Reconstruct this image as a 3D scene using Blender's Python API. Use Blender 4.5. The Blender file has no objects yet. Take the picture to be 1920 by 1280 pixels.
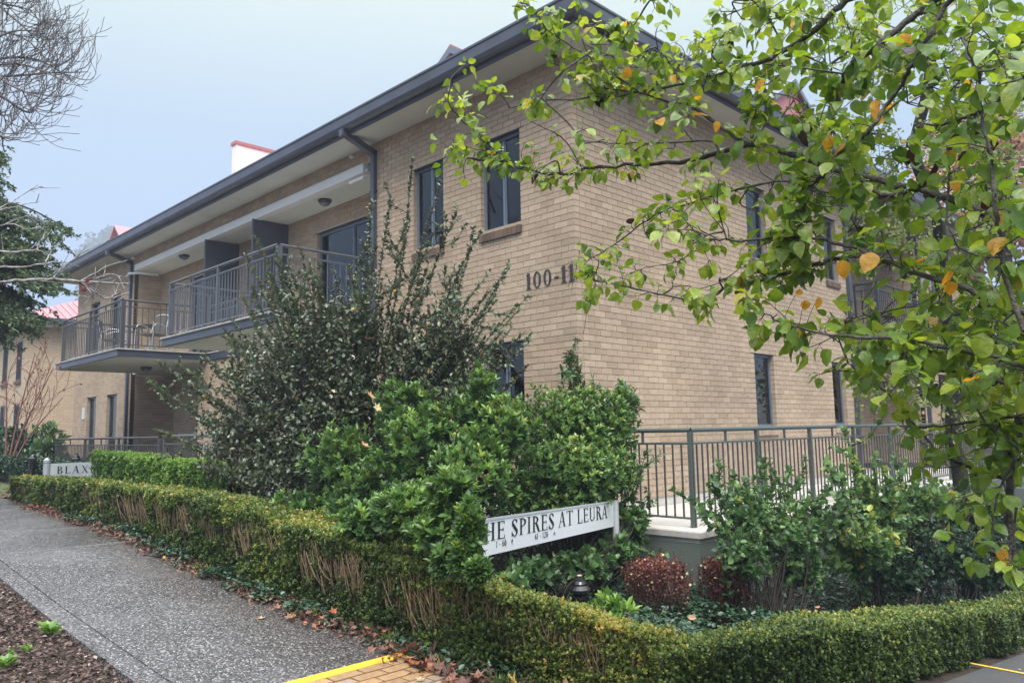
import bpy, math
import numpy as np
RS = np.random.RandomState
sc = bpy.context.scene
COL = sc.collection
# ------------------------------------------------------------------ camera
F_PX = 1460.0
def nrm(v):
    v = np.array(v, float); return v / np.linalg.norm(v)
_dl = nrm([-506 - 960, -(834 - 640), -F_PX]); _dr = nrm([2433 - 960, -(779 - 640), -F_PX])
_X = -_dl; _Y = nrm(_dr - _X * np.dot(_dr, _X)); _Z = np.cross(_X, _Y)
RW = np.stack([_X, _Y, _Z], 1)                       # world -> camera
CAM = np.array([6.55979838, -7.77664673, 0.98876419])
def ray(px, py): return RW.T @ np.array([(px - 960) / F_PX, -(py - 640) / F_PX, -1.])
def at(px, py, d): return CAM + ray(px, py) * d
def hit(px, py, ax, v):
    r = ray(px, py); return CAM + r * ((v - CAM[ax]) / r[ax])
def proj(P):
    c = (np.asarray(P, float) - CAM) @ RW.T
    return 960 + F_PX * c[..., 0] / -c[..., 2], 640 - F_PX * c[..., 1] / -c[..., 2], -c[..., 2]
from mathutils import Matrix, Vector
cd = bpy.data.cameras.new("camera"); cam = bpy.data.objects.new("camera", cd); COL.objects.link(cam)
M = Matrix.Identity(4)
for i in range(3):
    for j in range(3): M[i][j] = RW.T[i, j]
    M[i][3] = CAM[i]
cam.matrix_world = M
cd.sensor_width = 36; cd.lens = F_PX / 1920 * 36; cd.clip_end = 3000; cd.clip_start = .05
sc.camera = cam
# ------------------------------------------------------------------ sky, sun, exposure
SUN_EL, SUN_AZ = math.radians(52), math.radians(-42)   # azimuth measured from +X towards +Y
w = bpy.data.worlds.new("World"); sc.world = w; w.use_nodes = True
nt = w.node_tree; nt.nodes.clear()
def N(t, **k):
    n = nt.nodes.new(t)
    for a, b in k.items(): setattr(n, a, b)
    return n
L = lambda a, b: nt.links.new(a, b)
sky = N('ShaderNodeTexSky', sky_type='NISHITA', sun_disc=False, sun_elevation=SUN_EL,
        sun_rotation=math.radians(90) - SUN_AZ, altitude=900, air_density=1.0, dust_density=0.8, ozone_density=1.0)
bg1 = N('ShaderNodeBackground'); bg1.inputs[1].default_value = 0.05; L(sky.outputs[0], bg1.inputs[0])
tc = N('ShaderNodeTexCoord'); sx = N('ShaderNodeSeparateXYZ'); L(tc.outputs['Generated'], sx.inputs[0])
cr = N('ShaderNodeValToRGB'); L(sx.outputs[2], cr.inputs[0])
E_ = cr.color_ramp.elements
E_[0].position = 0.0; E_[0].color = (.066, .082, .165, 1)
E_[1].position = 1.0; E_[1].color = (2.3, 2.3, 2.3, 1)
for p, c in ((.18, (.074, .090, .165, 1)), (.36, (.145, .170, .165, 1)), (.55, (.325, .34, .21, 1)), (.74, (1.5, 1.52, 1.54, 1))):
    e = E_.new(p); e.color = c
no = N('ShaderNodeTexNoise'); no.inputs['Scale'].default_value = 1.3; no.inputs['Detail'].default_value = 3; L(tc.outputs['Generated'], no.inputs['Vector'])
mr = N('ShaderNodeMapRange'); mr.inputs[3].default_value = .93; mr.inputs[4].default_value = 1.07; L(no.outputs[0], mr.inputs[0])
bg2 = N('ShaderNodeBackground'); L(cr.outputs[0], bg2.inputs[0]); L(mr.outputs[0], bg2.inputs[1])
ad = N('ShaderNodeAddShader'); L(bg1.outputs[0], ad.inputs[0]); L(bg2.outputs[0], ad.inputs[1])
wo = N('ShaderNodeOutputWorld'); L(ad.outputs[0], wo.inputs[0])
sl = bpy.data.lights.new("sun", 'SUN'); sl.energy = 1.5; sl.angle = math.radians(28); sl.color = (1, .95, .87)
so = bpy.data.objects.new("sun", sl); COL.objects.link(so); so.location = (30, -20, 40)
sd = Vector((math.cos(SUN_EL) * math.cos(SUN_AZ), math.cos(SUN_EL) * math.sin(SUN_AZ), math.sin(SUN_EL)))
so.rotation_euler = sd.to_track_quat('Z', 'Y').to_euler()
sc.view_settings.view_transform = 'Standard'; sc.view_settings.look = 'None'
sc.view_settings.gamma = 1; sc.view_settings.exposure = 1.36; sc.view_settings.use_curve_mapping = False
sc.cycles.max_bounces = 6; sc.cycles.transparent_max_bounces = 12; sc.cycles.diffuse_bounces = 3
sc.cycles.volume_bounces = 0; sc.cycles.use_denoising = True; sc.cycles.caustics_reflective = False; sc.cycles.caustics_refractive = False

# ------------------------------------------------------------------ materials
def mat(name, col, rough=.6, spec=.5, metal=0., noise=0., nscale=8., bump=0., bscale=60., col2=None, attr=False, attr_cols=None, objrand=False, trans=0., coat=0., detail=4, streak=False, patch=None):
    m = bpy.data.materials.new(name); m.use_nodes = True
    t = m.node_tree; t.nodes.clear(); n = t.nodes; l = t.links
    out = n.new('ShaderNodeOutputMaterial'); p = n.new('ShaderNodeBsdfPrincipled')
    p.inputs['Roughness'].default_value = rough; p.inputs['Metallic'].default_value = metal
    p.inputs['Specular IOR Level'].default_value = spec; p.inputs['Coat Weight'].default_value = coat
    c4 = lambda c: (c[0], c[1], c[2], 1)
    src = None
    tcn = n.new('ShaderNodeTexCoord')
    if attr_cols:
        a = n.new('ShaderNodeAttribute'); a.attribute_name = 'var'
        r = n.new('ShaderNodeValToRGB'); l.new(a.outputs['Fac'], r.inputs[0])
        els = r.color_ramp.elements
        els[0].position = attr_cols[0][0]; els[0].color = c4(attr_cols[0][1])
        els[1].position = attr_cols[-1][0]; els[1].color = c4(attr_cols[-1][1])
        for pp, cc in attr_cols[1:-1]:
            e = els.new(pp); e.color = c4(cc)
        src = r.outputs[0]
    if noise > 0:
        nz = n.new('ShaderNodeTexNoise'); nz.inputs['Scale'].default_value = nscale; nz.inputs['Detail'].default_value = detail; nz.inputs['Roughness'].default_value = .65
        if streak:
            mp = n.new('ShaderNodeMapping'); mp.inputs['Scale'].default_value = (1, 1, .12); l.new(tcn.outputs['Object'], mp.inputs[0]); l.new(mp.outputs[0], nz.inputs['Vector'])
        else: l.new(tcn.outputs['Object'], nz.inputs['Vector'])
        if src is None:
            mx = n.new('ShaderNodeMix'); mx.data_type = 'RGBA'
            mx.inputs[6].default_value = c4(col); mx.inputs[7].default_value = c4(col2 if col2 else [x * .55 for x in col])
            mm = n.new('ShaderNodeMapRange'); mm.inputs[1].default_value = .35; mm.inputs[2].default_value = .68; mm.inputs[4].default_value = noise; l.new(nz.outputs[0], mm.inputs[0])
            l.new(mm.outputs[0], mx.inputs[0]); src = mx.outputs[2]
        else:
            hs = n.new('ShaderNodeHueSaturation'); mm = n.new('ShaderNodeMapRange')
            mm.inputs[3].default_value = 1 - noise; mm.inputs[4].default_value = 1 + noise; mm.inputs[1].default_value = .3; mm.inputs[2].default_value = .7
            l.new(nz.outputs[0], mm.inputs[0]); l.new(mm.outputs[0], hs.inputs['Value']); l.new(src, hs.inputs['Color']); src = hs.outputs[0]
    if patch:
        ge = n.new('ShaderNodeNewGeometry'); mp2 = n.new('ShaderNodeMapping'); mp2.inputs['Scale'].default_value = (1, 1, .55); l.new(ge.outputs['Position'], mp2.inputs[0])
        pn = n.new('ShaderNodeTexNoise'); pn.inputs['Scale'].default_value = patch[0]; pn.inputs['Detail'].default_value = 7; pn.inputs['Roughness'].default_value = .6; l.new(mp2.outputs[0], pn.inputs['Vector'])
        pm_ = n.new('ShaderNodeMapRange'); pm_.inputs[1].default_value = .3; pm_.inputs[2].default_value = .7; pm_.inputs[3].default_value = 1 - patch[1]; pm_.inputs[4].default_value = 1 + patch[1] * .6; l.new(pn.outputs[0], pm_.inputs[0])
        h3 = n.new('ShaderNodeHueSaturation'); l.new(pm_.outputs[0], h3.inputs['Value'])
        if src is None: h3.inputs['Color'].default_value = c4(col)
        else: l.new(src, h3.inputs['Color'])
        src = h3.outputs[0]
    if src is None: p.inputs['Base Color'].default_value = c4(col)
    else: l.new(src, p.inputs['Base Color'])
    if bump > 0:
        bn = n.new('ShaderNodeTexNoise'); bn.inputs['Scale'].default_value = bscale; bn.inputs['Detail'].default_value = 3; l.new(tcn.outputs['Object'], bn.inputs['Vector'])
        b = n.new('ShaderNodeBump'); b.inputs['Strength'].default_value = bump; b.inputs['Distance'].default_value = .01
        l.new(bn.outputs[0], b.inputs['Height']); l.new(b.outputs[0], p.inputs['Normal'])
    if trans > 0:
        tr = n.new('ShaderNodeBsdfTranslucent')
        if src is not None:
            h2 = n.new('ShaderNodeHueSaturation'); h2.inputs['Value'].default_value = 1.5; h2.inputs['Hue'].default_value = .485; h2.inputs['Saturation'].default_value = 1.1; l.new(src, h2.inputs['Color']); l.new(h2.outputs[0], tr.inputs[0])
        else: tr.inputs[0].default_value = c4([min(1, x * 1.5) for x in col])
        ms = n.new('ShaderNodeMixShader'); ms.inputs[0].default_value = trans
        l.new(p.outputs[0], ms.inputs[1]); l.new(tr.outputs[0], ms.inputs[2]); l.new(ms.outputs[0], out.inputs[0])
    else: l.new(p.outputs[0], out.inputs[0])
    return m
MT = {}
MT['brick'] = mat('brick', (.4, .3, .22), .85, .25, attr_cols=[(0, (.370, .278, .200)), (.5, (.424, .322, .235)), (1, (.478, .370, .272))], noise=.10, nscale=30, bump=.5, bscale=150, patch=(.8, .15))
MT['brick_dark'] = mat('brick_dark', (.4, .3, .22), .85, .25, attr_cols=[(0, (.105, .07, .055)), (1, (.17, .115, .085))], noise=.12, nscale=30, bump=.5, bscale=150)
MT['mortar'] = mat('mortar', (.58, .485, .385), .9, .2, noise=.35, nscale=3, col2=(.46, .38, .30), bump=.3, bscale=120, patch=(.8, .15))
MT['colorbond'] = mat('dark_painted_steel', (.055, .062, .092), .36, .5, noise=.5, nscale=2.2, col2=(.075, .084, .112), patch=(1.5, .25))
MT['frame'] = mat('window_aluminium', (.125, .155, .21), .35, .5)
MT['frame_dark'] = mat('dark_aluminium', (.035, .04, .055), .4, .5)
MT['soffit'] = mat('soffit_paint', (.64, .66, .62), .8, .3, noise=.25, nscale=1.2, col2=(.56, .58, .54), patch=(.7, .12))
MT['white'] = mat('white_paint', (.74, .74, .74), .6, .4, noise=.3, nscale=2.5, col2=(.62, .62, .60))
MT['ralgrey'] = mat('rail_grey', (.092, .10, .118), .35, .5, noise=.3, nscale=5, col2=(.07, .075, .09))
MT['railbrown'] = mat('rail_charcoal', (.065, .065, .07), .4, .5)
MT['railgreen'] = mat('rail_green_grey', (.085, .105, .10), .38, .5, noise=.4, nscale=5, col2=(.06, .075, .072))
MT['screen'] = mat('screen_panel', (.065, .072, .095), .55, .4, noise=.3, nscale=1.5, col2=(.05, .055, .075))
MT['render'] = mat('wall_render', (.135, .155, .14), .85, .25, noise=.6, nscale=2.0, col2=(.09, .11, .095), bump=.4, bscale=80)
MT['concrete'] = mat('pale_concrete', (.56, .54, .51), .8, .3, noise=.6, nscale=2.2, col2=(.42, .38, .33), bump=.3, bscale=90)
MT['joint'] = mat('joint_margin', (.24, .23, .225), .5, .5, noise=.8, nscale=6, col2=(.12, .115, .11))
MT['edge_tile'] = mat('balcony_edge', (.50, .48, .46), .6, .4, noise=.7, nscale=9, col2=(.30, .26, .24))
MT['roof_red'] = mat('red_roof', (.40, .15, .15), .45, .5, noise=.3, nscale=1.5, col2=(.34, .13, .13))
MT['roof_pink'] = mat('weathered_red_roof', (.40, .18, .20), .5, .5)
MT['soil'] = mat('soil', (.055, .042, .032), .95, .2, noise=.8, nscale=6, col2=(.03, .022, .018), bump=1., bscale=30)
MT['grass'] = mat('lawn', (.07, .10, .035), .9, .2, noise=.7, nscale=9, col2=(.10, .085, .04), bump=1., bscale=60)
MT['asphalt'] = mat('driveway_concrete', (.055, .055, .056), .5, .5, noise=.6, nscale=3, col2=(.08, .078, .075), bump=.6, bscale=200)
MT['yellow'] = mat('yellow_line', (.72, .47, .03), .6, .4, noise=.5, nscale=25, col2=(.55, .34, .04), bump=.5, bscale=200)
MT['paver'] = mat('paver', (.4, .3, .2), .7, .4, attr_cols=[(0, (.25, .155, .085)), (.5, (.34, .205, .10)), (1, (.27, .20, .14))], noise=.22, nscale=24, bump=.4, bscale=200)
MT['signwhite'] = mat('sign_panel', (.72, .74, .76), .35, .5, noise=.25, nscale=4, col2=(.62, .64, .65))
MT['signpost'] = mat('sign_post', (.55, .57, .60), .35, .5, metal=.2)
MT['ink'] = mat('sign_lettering', (.012, .012, .014), .5, .4)
MT['numeral'] = mat('house_numerals', (.03, .028, .035), .45, .5)
MT['blackgloss'] = mat('black_gloss', (.012, .012, .014), .18, .6)
MT['bark'] = mat('bark', (.045, .037, .032), .85, .3, noise=.9, nscale=35, col2=(.12, .115, .10), bump=1., bscale=90)
MT['bark_dark'] = mat('dark_bark', (.02, .017, .015), .85, .3, noise=.8, nscale=20, col2=(.055, .06, .045), bump=1., bscale=60)
MT['twig_silver'] = mat('lichen_twig', (.10, .085, .085), .7, .4, noise=1., nscale=30, col2=(.42, .42, .42))
MT['twig_grey'] = mat('grey_twig', (.11, .10, .105), .8, .3, noise=.6, nscale=12, col2=(.17, .16, .16))
MT['twig_tan'] = mat('tan_stem', (.25, .18, .105), .8, .3, noise=.9, nscale=20, col2=(.10, .075, .045))
MT['twig_red'] = mat('reddish_twig', (.20, .085, .075), .8, .3, noise=.5, nscale=20, col2=(.26, .14, .12))
MT['stem_dark'] = mat('dark_stem', (.03, .024, .02), .8, .3)
MT['glassdark'] = mat('interior_dark', (.02, .022, .026), .8, .2)
MT['curtain'] = mat('curtain', (.10, .10, .11), .9, .2)
MT['curtain_light'] = mat('pale_curtain', (.30, .31, .31), .9, .2)
MT['alu'] = mat('bare_aluminium', (.55, .56, .58), .35, .5, metal=.6)
MT['mesh'] = mat('chair_mesh', (.09, .085, .075), .8, .3)
MT['lamp'] = mat('lamp_housing', (.03, .03, .038), .35, .5)
MT['lampglass'] = mat('lamp_lens', (.16, .16, .19), .2, .5)
MT['plastic'] = mat('white_plastic', (.55, .55, .56), .5, .4)
# foliage
MT['pear'] = mat('pear_leaf', (.1, .2, .03), .30, .5, attr_cols=[(0, (.040, .092, .018)), (.3, (.085, .165, .024)), (.6, (.165, .255, .032)), (.86, (.30, .37, .06)), (.90, (.34, .31, .05)), (.93, (.55, .29, .05)), (.985, (.62, .36, .06)), (1, (.03, .012, .012))], noise=.26, nscale=45, trans=.42, bump=.25, bscale=90)
MT['fine'] = mat('fine_leaf', (.1, .2, .03), .4, .5, attr_cols=[(0, (.08, .12, .035)), (.5, (.17, .22, .06)), (.85, (.30, .34, .12)), (.93, (.42, .30, .12)), (1, (.36, .34, .22))], trans=.4)
MT['autumn'] = mat('autumn_leaf', (.3, .2, .1), .5, .4, attr_cols=[(0, (.30, .16, .10)), (.6, (.45, .27, .17)), (1, (.30, .30, .12))], trans=.3)
MT['darkshrub'] = mat('dark_shrub_leaf', (.05, .07, .04), .26, .6, attr_cols=[(0, (.055, .048, .038)), (.25, (.072, .082, .052)), (.5, (.100, .132, .074)), (.85, (.16, .215, .11)), (.93, (.16, .12, .07)), (.985, (.15, .10, .04)), (1, (.5, .3, .05))], trans=.12)
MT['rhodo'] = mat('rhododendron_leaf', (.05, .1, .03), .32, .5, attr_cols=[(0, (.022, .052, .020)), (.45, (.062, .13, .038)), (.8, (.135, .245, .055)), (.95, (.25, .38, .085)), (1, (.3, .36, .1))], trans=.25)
MT['shrub2'] = mat('garden_shrub_leaf', (.05, .1, .03), .33, .5, attr_cols=[(0, (.035, .075, .032)), (.5, (.08, .16, .055)), (.88, (.16, .27, .085)), (.992, (.25, .36, .10)), (1, (.55, .42, .06))], trans=.28)
MT['darkmound'] = mat('dark_mound_leaf', (.03, .06, .03), .35, .5, attr_cols=[(0, (.014, .03, .016)), (.6, (.03, .065, .03)), (1, (.06, .11, .05))], trans=.15)
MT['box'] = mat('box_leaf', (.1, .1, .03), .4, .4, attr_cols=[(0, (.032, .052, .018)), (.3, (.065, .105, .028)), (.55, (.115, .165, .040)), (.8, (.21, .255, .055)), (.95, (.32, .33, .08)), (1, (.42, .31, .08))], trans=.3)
MT['brightbox'] = mat('bright_leaf', (.1, .1, .03), .35, .45, attr_cols=[(0, (.05, .11, .025)), (.5, (.12, .235, .045)), (1, (.27, .42, .09))], trans=.3)
MT['hedgecore'] = mat('hedge_core', (.030, .032, .014), .95, .1, noise=.8, nscale=20, col2=(.055, .045, .025), bump=1., bscale=40)
MT['ivy'] = mat('ivy_leaf', (.03, .06, .03), .3, .5, attr_cols=[(0, (.014, .035, .02)), (.6, (.03, .075, .035)), (.92, (.07, .13, .07)), (1, (.16, .2, .12))], trans=.1)
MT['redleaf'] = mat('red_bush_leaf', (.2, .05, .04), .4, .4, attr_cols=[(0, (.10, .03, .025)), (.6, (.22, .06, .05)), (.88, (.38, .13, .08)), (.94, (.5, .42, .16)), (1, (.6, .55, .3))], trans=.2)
MT['litter'] = mat('fallen_leaf', (.2, .1, .06), .6, .4, attr_cols=[(0, (.05, .025, .02)), (.4, (.14, .07, .05)), (.7, (.24, .12, .08)), (.85, (.42, .13, .04)), (.95, (.42, .33, .22)), (1, (.5, .35, .07))], trans=.1)
MT['chips'] = mat('bark_chip', (.1, .07, .05), .7, .4, attr_cols=[(0, (.035, .020, .016)), (.5, (.10, .062, .05)), (.85, (.19, .135, .115)), (1, (.36, .30, .27))])
MT['conifer'] = mat('conifer_needle', (.04, .06, .03), .5, .4, attr_cols=[(0, (.05, .085, .05)), (.6, (.115, .175, .085)), (.93, (.20, .26, .11)), (1, (.28, .25, .11))], trans=.1)
MT['foggy'] = mat('far_foliage', (.05, .07, .05), .8, .2, attr_cols=[(0, (.03, .045, .035)), (1, (.07, .095, .065))])
# exposed aggregate
def aggregate():
    m = bpy.data.materials.new('exposed_aggregate'); m.use_nodes = True
    t = m.node_tree; n = t.nodes; l = t.links; p = n['Principled BSDF']
    tcn = n.new('ShaderNodeTexCoord')
    v = n.new('ShaderNodeTexVoronoi'); v.inputs['Scale'].default_value = 88; l.new(tcn.outputs['Object'], v.inputs['Vector'])
    r = n.new('ShaderNodeValToRGB'); e = r.color_ramp.elements
    sp = n.new('ShaderNodeSeparateColor'); l.new(v.outputs['Color'], sp.inputs[0]); l.new(sp.outputs[0], r.inputs[0])
    e[0].position = 0; e[0].color = (.030, .028, .028, 1); e[1].position = 1; e[1].color = (.40, .385, .385, 1)
    x = e.new(.45); x.color = (.088, .085, .088, 1); x = e.new(.82); x.color = (.14, .136, .138, 1)
    nz = n.new('ShaderNodeTexNoise'); nz.inputs['Scale'].default_value = 1.1; nz.inputs['Detail'].default_value = 6; l.new(tcn.outputs['Object'], nz.inputs['Vector'])
    sxyz = n.new('ShaderNodeSeparateXYZ'); l.new(tcn.outputs['Object'], sxyz.inputs[0])
    # dirt kept along the garden side of the path
    mr1 = n.new('ShaderNodeMapRange'); mr1.inputs[1].default_value = -5.1; mr1.inputs[2].default_value = -4.2; l.new(sxyz.outputs[1], mr1.inputs[0])
    ma = n.new('ShaderNodeMath'); ma.operation = 'MULTIPLY'; mr2 = n.new('ShaderNodeMapRange'); mr2.inputs[1].default_value = .3; mr2.inputs[2].default_value = .65
    mr2.inputs[3].default_value = .35; l.new(nz.outputs[0], mr2.inputs[0]); l.new(mr1.outputs[0], ma.inputs[0]); l.new(mr2.outputs[0], ma.inputs[1])
    mx = n.new('ShaderNodeMix'); mx.data_type = 'RGBA'; mx.blend_type = 'MULTIPLY'; l.new(ma.outputs[0], mx.inputs[0]); l.new(r.outputs[0], mx.inputs[6]); mx.inputs[7].default_value = (.42, .36, .28, 1)
    l.new(mx.outputs[2], p.inputs['Base Color'])
    b = n.new('ShaderNodeBump'); b.inputs['Strength'].default_value = .42; b.inputs['Distance'].default_value = .005; b.invert = True
    l.new(v.outputs['Distance'], b.inputs['Height']); l.new(b.outputs[0], p.inputs['Normal'])
    mr3 = n.new('ShaderNodeMapRange'); mr3.inputs[3].default_value = .08; mr3.inputs[4].default_value = .36; mr3.inputs[1].default_value = .35; mr3.inputs[2].default_value = .62; l.new(nz.outputs[0], mr3.inputs[0]); l.new(mr3.outputs[0], p.inputs['Roughness'])
    p.inputs['Specular IOR Level'].default_value = .6
    return m
MT['aggregate'] = aggregate()
def wallbrick_far():
    m = bpy.data.materials.new('far_brickwork'); m.use_nodes = True
    t = m.node_tree; n = t.nodes; l = t.links; p = n['Principled BSDF']
    tcn = n.new('ShaderNodeTexCoord'); s = n.new('ShaderNodeSeparateXYZ'); l.new(tcn.outputs['Object'], s.inputs[0])
    a = n.new('ShaderNodeMath'); a.operation = 'ADD'; l.new(s.outputs[0], a.inputs[0]); l.new(s.outputs[1], a.inputs[1])
    c = n.new('ShaderNodeCombineXYZ'); l.new(a.outputs[0], c.inputs[0]); l.new(s.outputs[2], c.inputs[1])
    b = n.new('ShaderNodeTexBrick'); l.new(c.outputs[0], b.inputs[0]); b.inputs['Scale'].default_value = 1
    b.inputs['Brick Width'].default_value = .24; b.inputs['Row Height'].default_value = .086; b.inputs['Mortar Size'].default_value = .006
    b.inputs['Color1'].default_value = (.52, .40, .27, 1); b.inputs['Color2'].default_value = (.44, .335, .23, 1); b.inputs['Mortar'].default_value = (.33, .26, .19, 1)
    l.new(b.outputs[0], p.inputs['Base Color']); p.inputs['Roughness'].default_value = .9
    return m
MT['farbrick'] = wallbrick_far()
def glassmat(name, tint, fres):
    m = bpy.data.materials.new(name); m.use_nodes = True
    t = m.node_tree; n = t.nodes; l = t.links; n.clear()
    out = n.new('ShaderNodeOutputMaterial'); tr = n.new('ShaderNodeBsdfTransparent'); tr.inputs[0].default_value = tint
    g = n.new('ShaderNodeBsdfGlossy'); g.inputs['Roughness'].default_value = .02; g.inputs[0].default_value = (.9, .95, 1, 1)
    lw = n.new('ShaderNodeFresnel'); lw.inputs[0].default_value = fres
    ms = n.new('ShaderNodeMixShader'); l.new(lw.outputs[0], ms.inputs[0]); l.new(tr.outputs[0], ms.inputs[1]); l.new(g.outputs[0], ms.inputs[2]); l.new(ms.outputs[0], out.inputs[0])
    return m
MT['glass'] = glassmat('window_glass', (.6, .64, .66, 1), 1.6)

# ------------------------------------------------------------------ mesh helpers
def worldloc(o):
    v = np.zeros(3)
    while o is not None: v += np.array(o.location); o = o.parent
    return v
def mesh_data(name, V, Fs, material, var=None, smooth=False, sizes=None):
    """V (n,3); Fs (m,k) array or flat list with sizes"""
    V = np.asarray(V, np.float32); me = bpy.data.meshes.new(name)
    if sizes is None:
        Fs = np.asarray(Fs, np.int32); k = Fs.shape[1]; sizes = np.full(len(Fs), k, np.int32); flat = Fs.ravel()
    else:
        flat = np.asarray(Fs, np.int32); sizes = np.asarray(sizes, np.int32)
    me.vertices.add(len(V)); me.vertices.foreach_set('co', V.ravel())
    me.loops.add(len(flat)); me.loops.foreach_set('vertex_index', flat)
    me.polygons.add(len(sizes)); st = np.zeros(len(sizes), np.int32); st[1:] = np.cumsum(sizes)[:-1]
    me.polygons.foreach_set('loop_start', st); me.polygons.foreach_set('loop_total', sizes)
    me.polygons.foreach_set('use_smooth', np.full(len(sizes), bool(smooth)))
    me.update(calc_edges=True)
    if var is not None:
        a = me.attributes.new('var', 'FLOAT', 'POINT'); a.data.foreach_set('value', np.asarray(var, np.float32))
    if material is not None: me.materials.append(MT[material] if isinstance(material, str) else material)
    return me
def link(name, me, parent=None, loc=None, **props):
    o = bpy.data.objects.new(name, me); COL.objects.link(o)
    if parent is not None: o.parent = parent
    if loc is not None: o.location = Vector(loc)
    for k, v in props.items(): o[k] = v
    return o
def obj(name, V, Fs, material, parent=None, var=None, smooth=False, sizes=None, **props):
    V = np.asarray(V, float)
    if parent is not None: base = worldloc(parent); loc = None
    else:
        mn, mx = V.min(0), V.max(0); base = np.array([(mn[0] + mx[0]) / 2, (mn[1] + mx[1]) / 2, mn[2]])
        if props.get('kind') == 'structure': base = np.zeros(3)
        loc = base
    return link(name, mesh_data(name, V - base, Fs, material, var, smooth, sizes), parent, loc, **props)
def thing(name, label, cat, loc, group=None):
    o = bpy.data.objects.new(name, None); COL.objects.link(o); o.location = Vector(loc); o.empty_display_size = .3
    o['label'] = label; o['category'] = cat
    if group: o['group'] = group
    return o
BF = np.array([[0, 3, 2, 1], [4, 5, 6, 7], [0, 1, 5, 4], [1, 2, 6, 5], [2, 3, 7, 6], [3, 0, 4, 7]])
def boxes(B):
    """B (n,6): x0,y0,z0,x1,y1,z1"""
    B = np.asarray(B, float).reshape(-1, 6); n = len(B)
    V = np.empty((n, 8, 3))
    xs = [0, 3, 3, 0, 0, 3, 3, 0]; ys = [1, 1, 4, 4, 1, 1, 4, 4]; zs = [2, 2, 2, 2, 5, 5, 5, 5]
    for i in range(8): V[:, i, 0] = B[:, xs[i]]; V[:, i, 1] = B[:, ys[i]]; V[:, i, 2] = B[:, zs[i]]
    F = (BF[None] + 8 * np.arange(n)[:, None, None]).reshape(-1, 4)
    return V.reshape(-1, 3), F
def box(name, b, material, parent=None, **k):
    V, F = boxes([b]); return obj(name, V, F, material, parent, **k)
def boxset(name, B, material, parent=None, **k):
    V, F = boxes(B); return obj(name, V, F, material, parent, **k)
def tubes(lines, sides=6):
    """lines: list of (points (n,3), radii (n,))"""
    VV = []; FF = []; off = 0
    ang = np.linspace(0, 2 * np.pi, sides, endpoint=False); ca, sa = np.cos(ang), np.sin(ang)
    for P, R in lines:
        P = np.asarray(P, float); n = len(P)
        R = np.full(n, R, float) if np.isscalar(R) else np.asarray(R, float)
        T = np.gradient(P, axis=0); T /= np.linalg.norm(T, axis=1)[:, None] + 1e-9
        up = np.array([0, 0, 1.]) if abs(T[:, 2]).mean() < .8 else np.array([1., 0, 0])
        A = np.cross(T, up); A /= np.linalg.norm(A, axis=1)[:, None] + 1e-9; Bn = np.cross(T, A)
        V = P[:, None] + R[:, None, None] * (ca[None, :, None] * A[:, None] + sa[None, :, None] * Bn[:, None])
        VV.append(V.reshape(-1, 3))
        i = np.arange(n - 1)[:, None] * sides; j = np.arange(sides)[None]; j2 = (j + 1) % sides
        f = np.stack([i + j, i + j2, i + sides + j2, i + sides + j], -1).reshape(-1, 4) + off
        FF.append(f); off += n * sides
        # caps as small fans
    return np.concatenate(VV), np.concatenate(FF)
def tubeobj(name, lines, material, parent=None, sides=6, smooth=True, **k):
    V, F = tubes(lines, sides); return obj(name, V, F, material, parent, smooth=smooth, **k)
def lathe(name, prof, centre, material, parent=None, seg=20, **k):
    prof = np.asarray(prof, float); a = np.linspace(0, 2 * np.pi, seg, endpoint=False)
    V = np.stack([prof[:, None, 0] * np.cos(a), prof[:, None, 0] * np.sin(a), np.repeat(prof[:, 1:2], seg, 1)], -1).reshape(-1, 3) + np.asarray(centre)
    i = np.arange(len(prof) - 1)[:, None] * seg; j = np.arange(seg)[None]; j2 = (j + 1) % seg
    F = np.stack([i + j, i + j2, i + seg + j2, i + seg + j], -1).reshape(-1, 4)
    return obj(name, V, F, material, parent, smooth=False, **k)
# leaf templates: local x = width, y = length, z = normal
T_DIA = (np.array([[0, 0, 0], [.34, .45, .10], [0, 1, 0], [-.34, .45, .10]]), np.array([[0, 1, 2], [0, 2, 3]]))
T_OVAL = (np.array([[0, 0, 0], [.30, .28, .07], [.30, .68, .06], [0, 1, -.04], [-.30, .68, .06], [-.30, .28, .07]]), np.array([[0, 1, 2, 3], [0, 3, 4, 5]]))
T_LANCE = (np.array([[0, 0, 0], [.15, .30, .04], [.14, .72, .02], [0, 1, -.08], [-.14, .72, .02], [-.15, .30, .04]]), np.array([[0, 1, 2, 3], [0, 3, 4, 5]]))
T_STAR = (np.array([[0, 0, 0], [.2, .18, .05], [.52, .12, .12], [.28, .42, .0], [.62, .66, .15], [.2, .66, 0], [0, 1, .1], [-.2, .66, 0], [-.62, .66, .12], [-.28, .42, 0], [-.52, .12, .15], [-.2, .18, .05], [0, .45, -.06]]),
          np.array([[12, 0, 1], [12, 1, 2], [12, 2, 3], [12, 3, 4], [12, 4, 5], [12, 5, 6], [12, 6, 7], [12, 7, 8], [12, 8, 9], [12, 9, 10], [12, 10, 11], [12, 11, 0]]))
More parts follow.
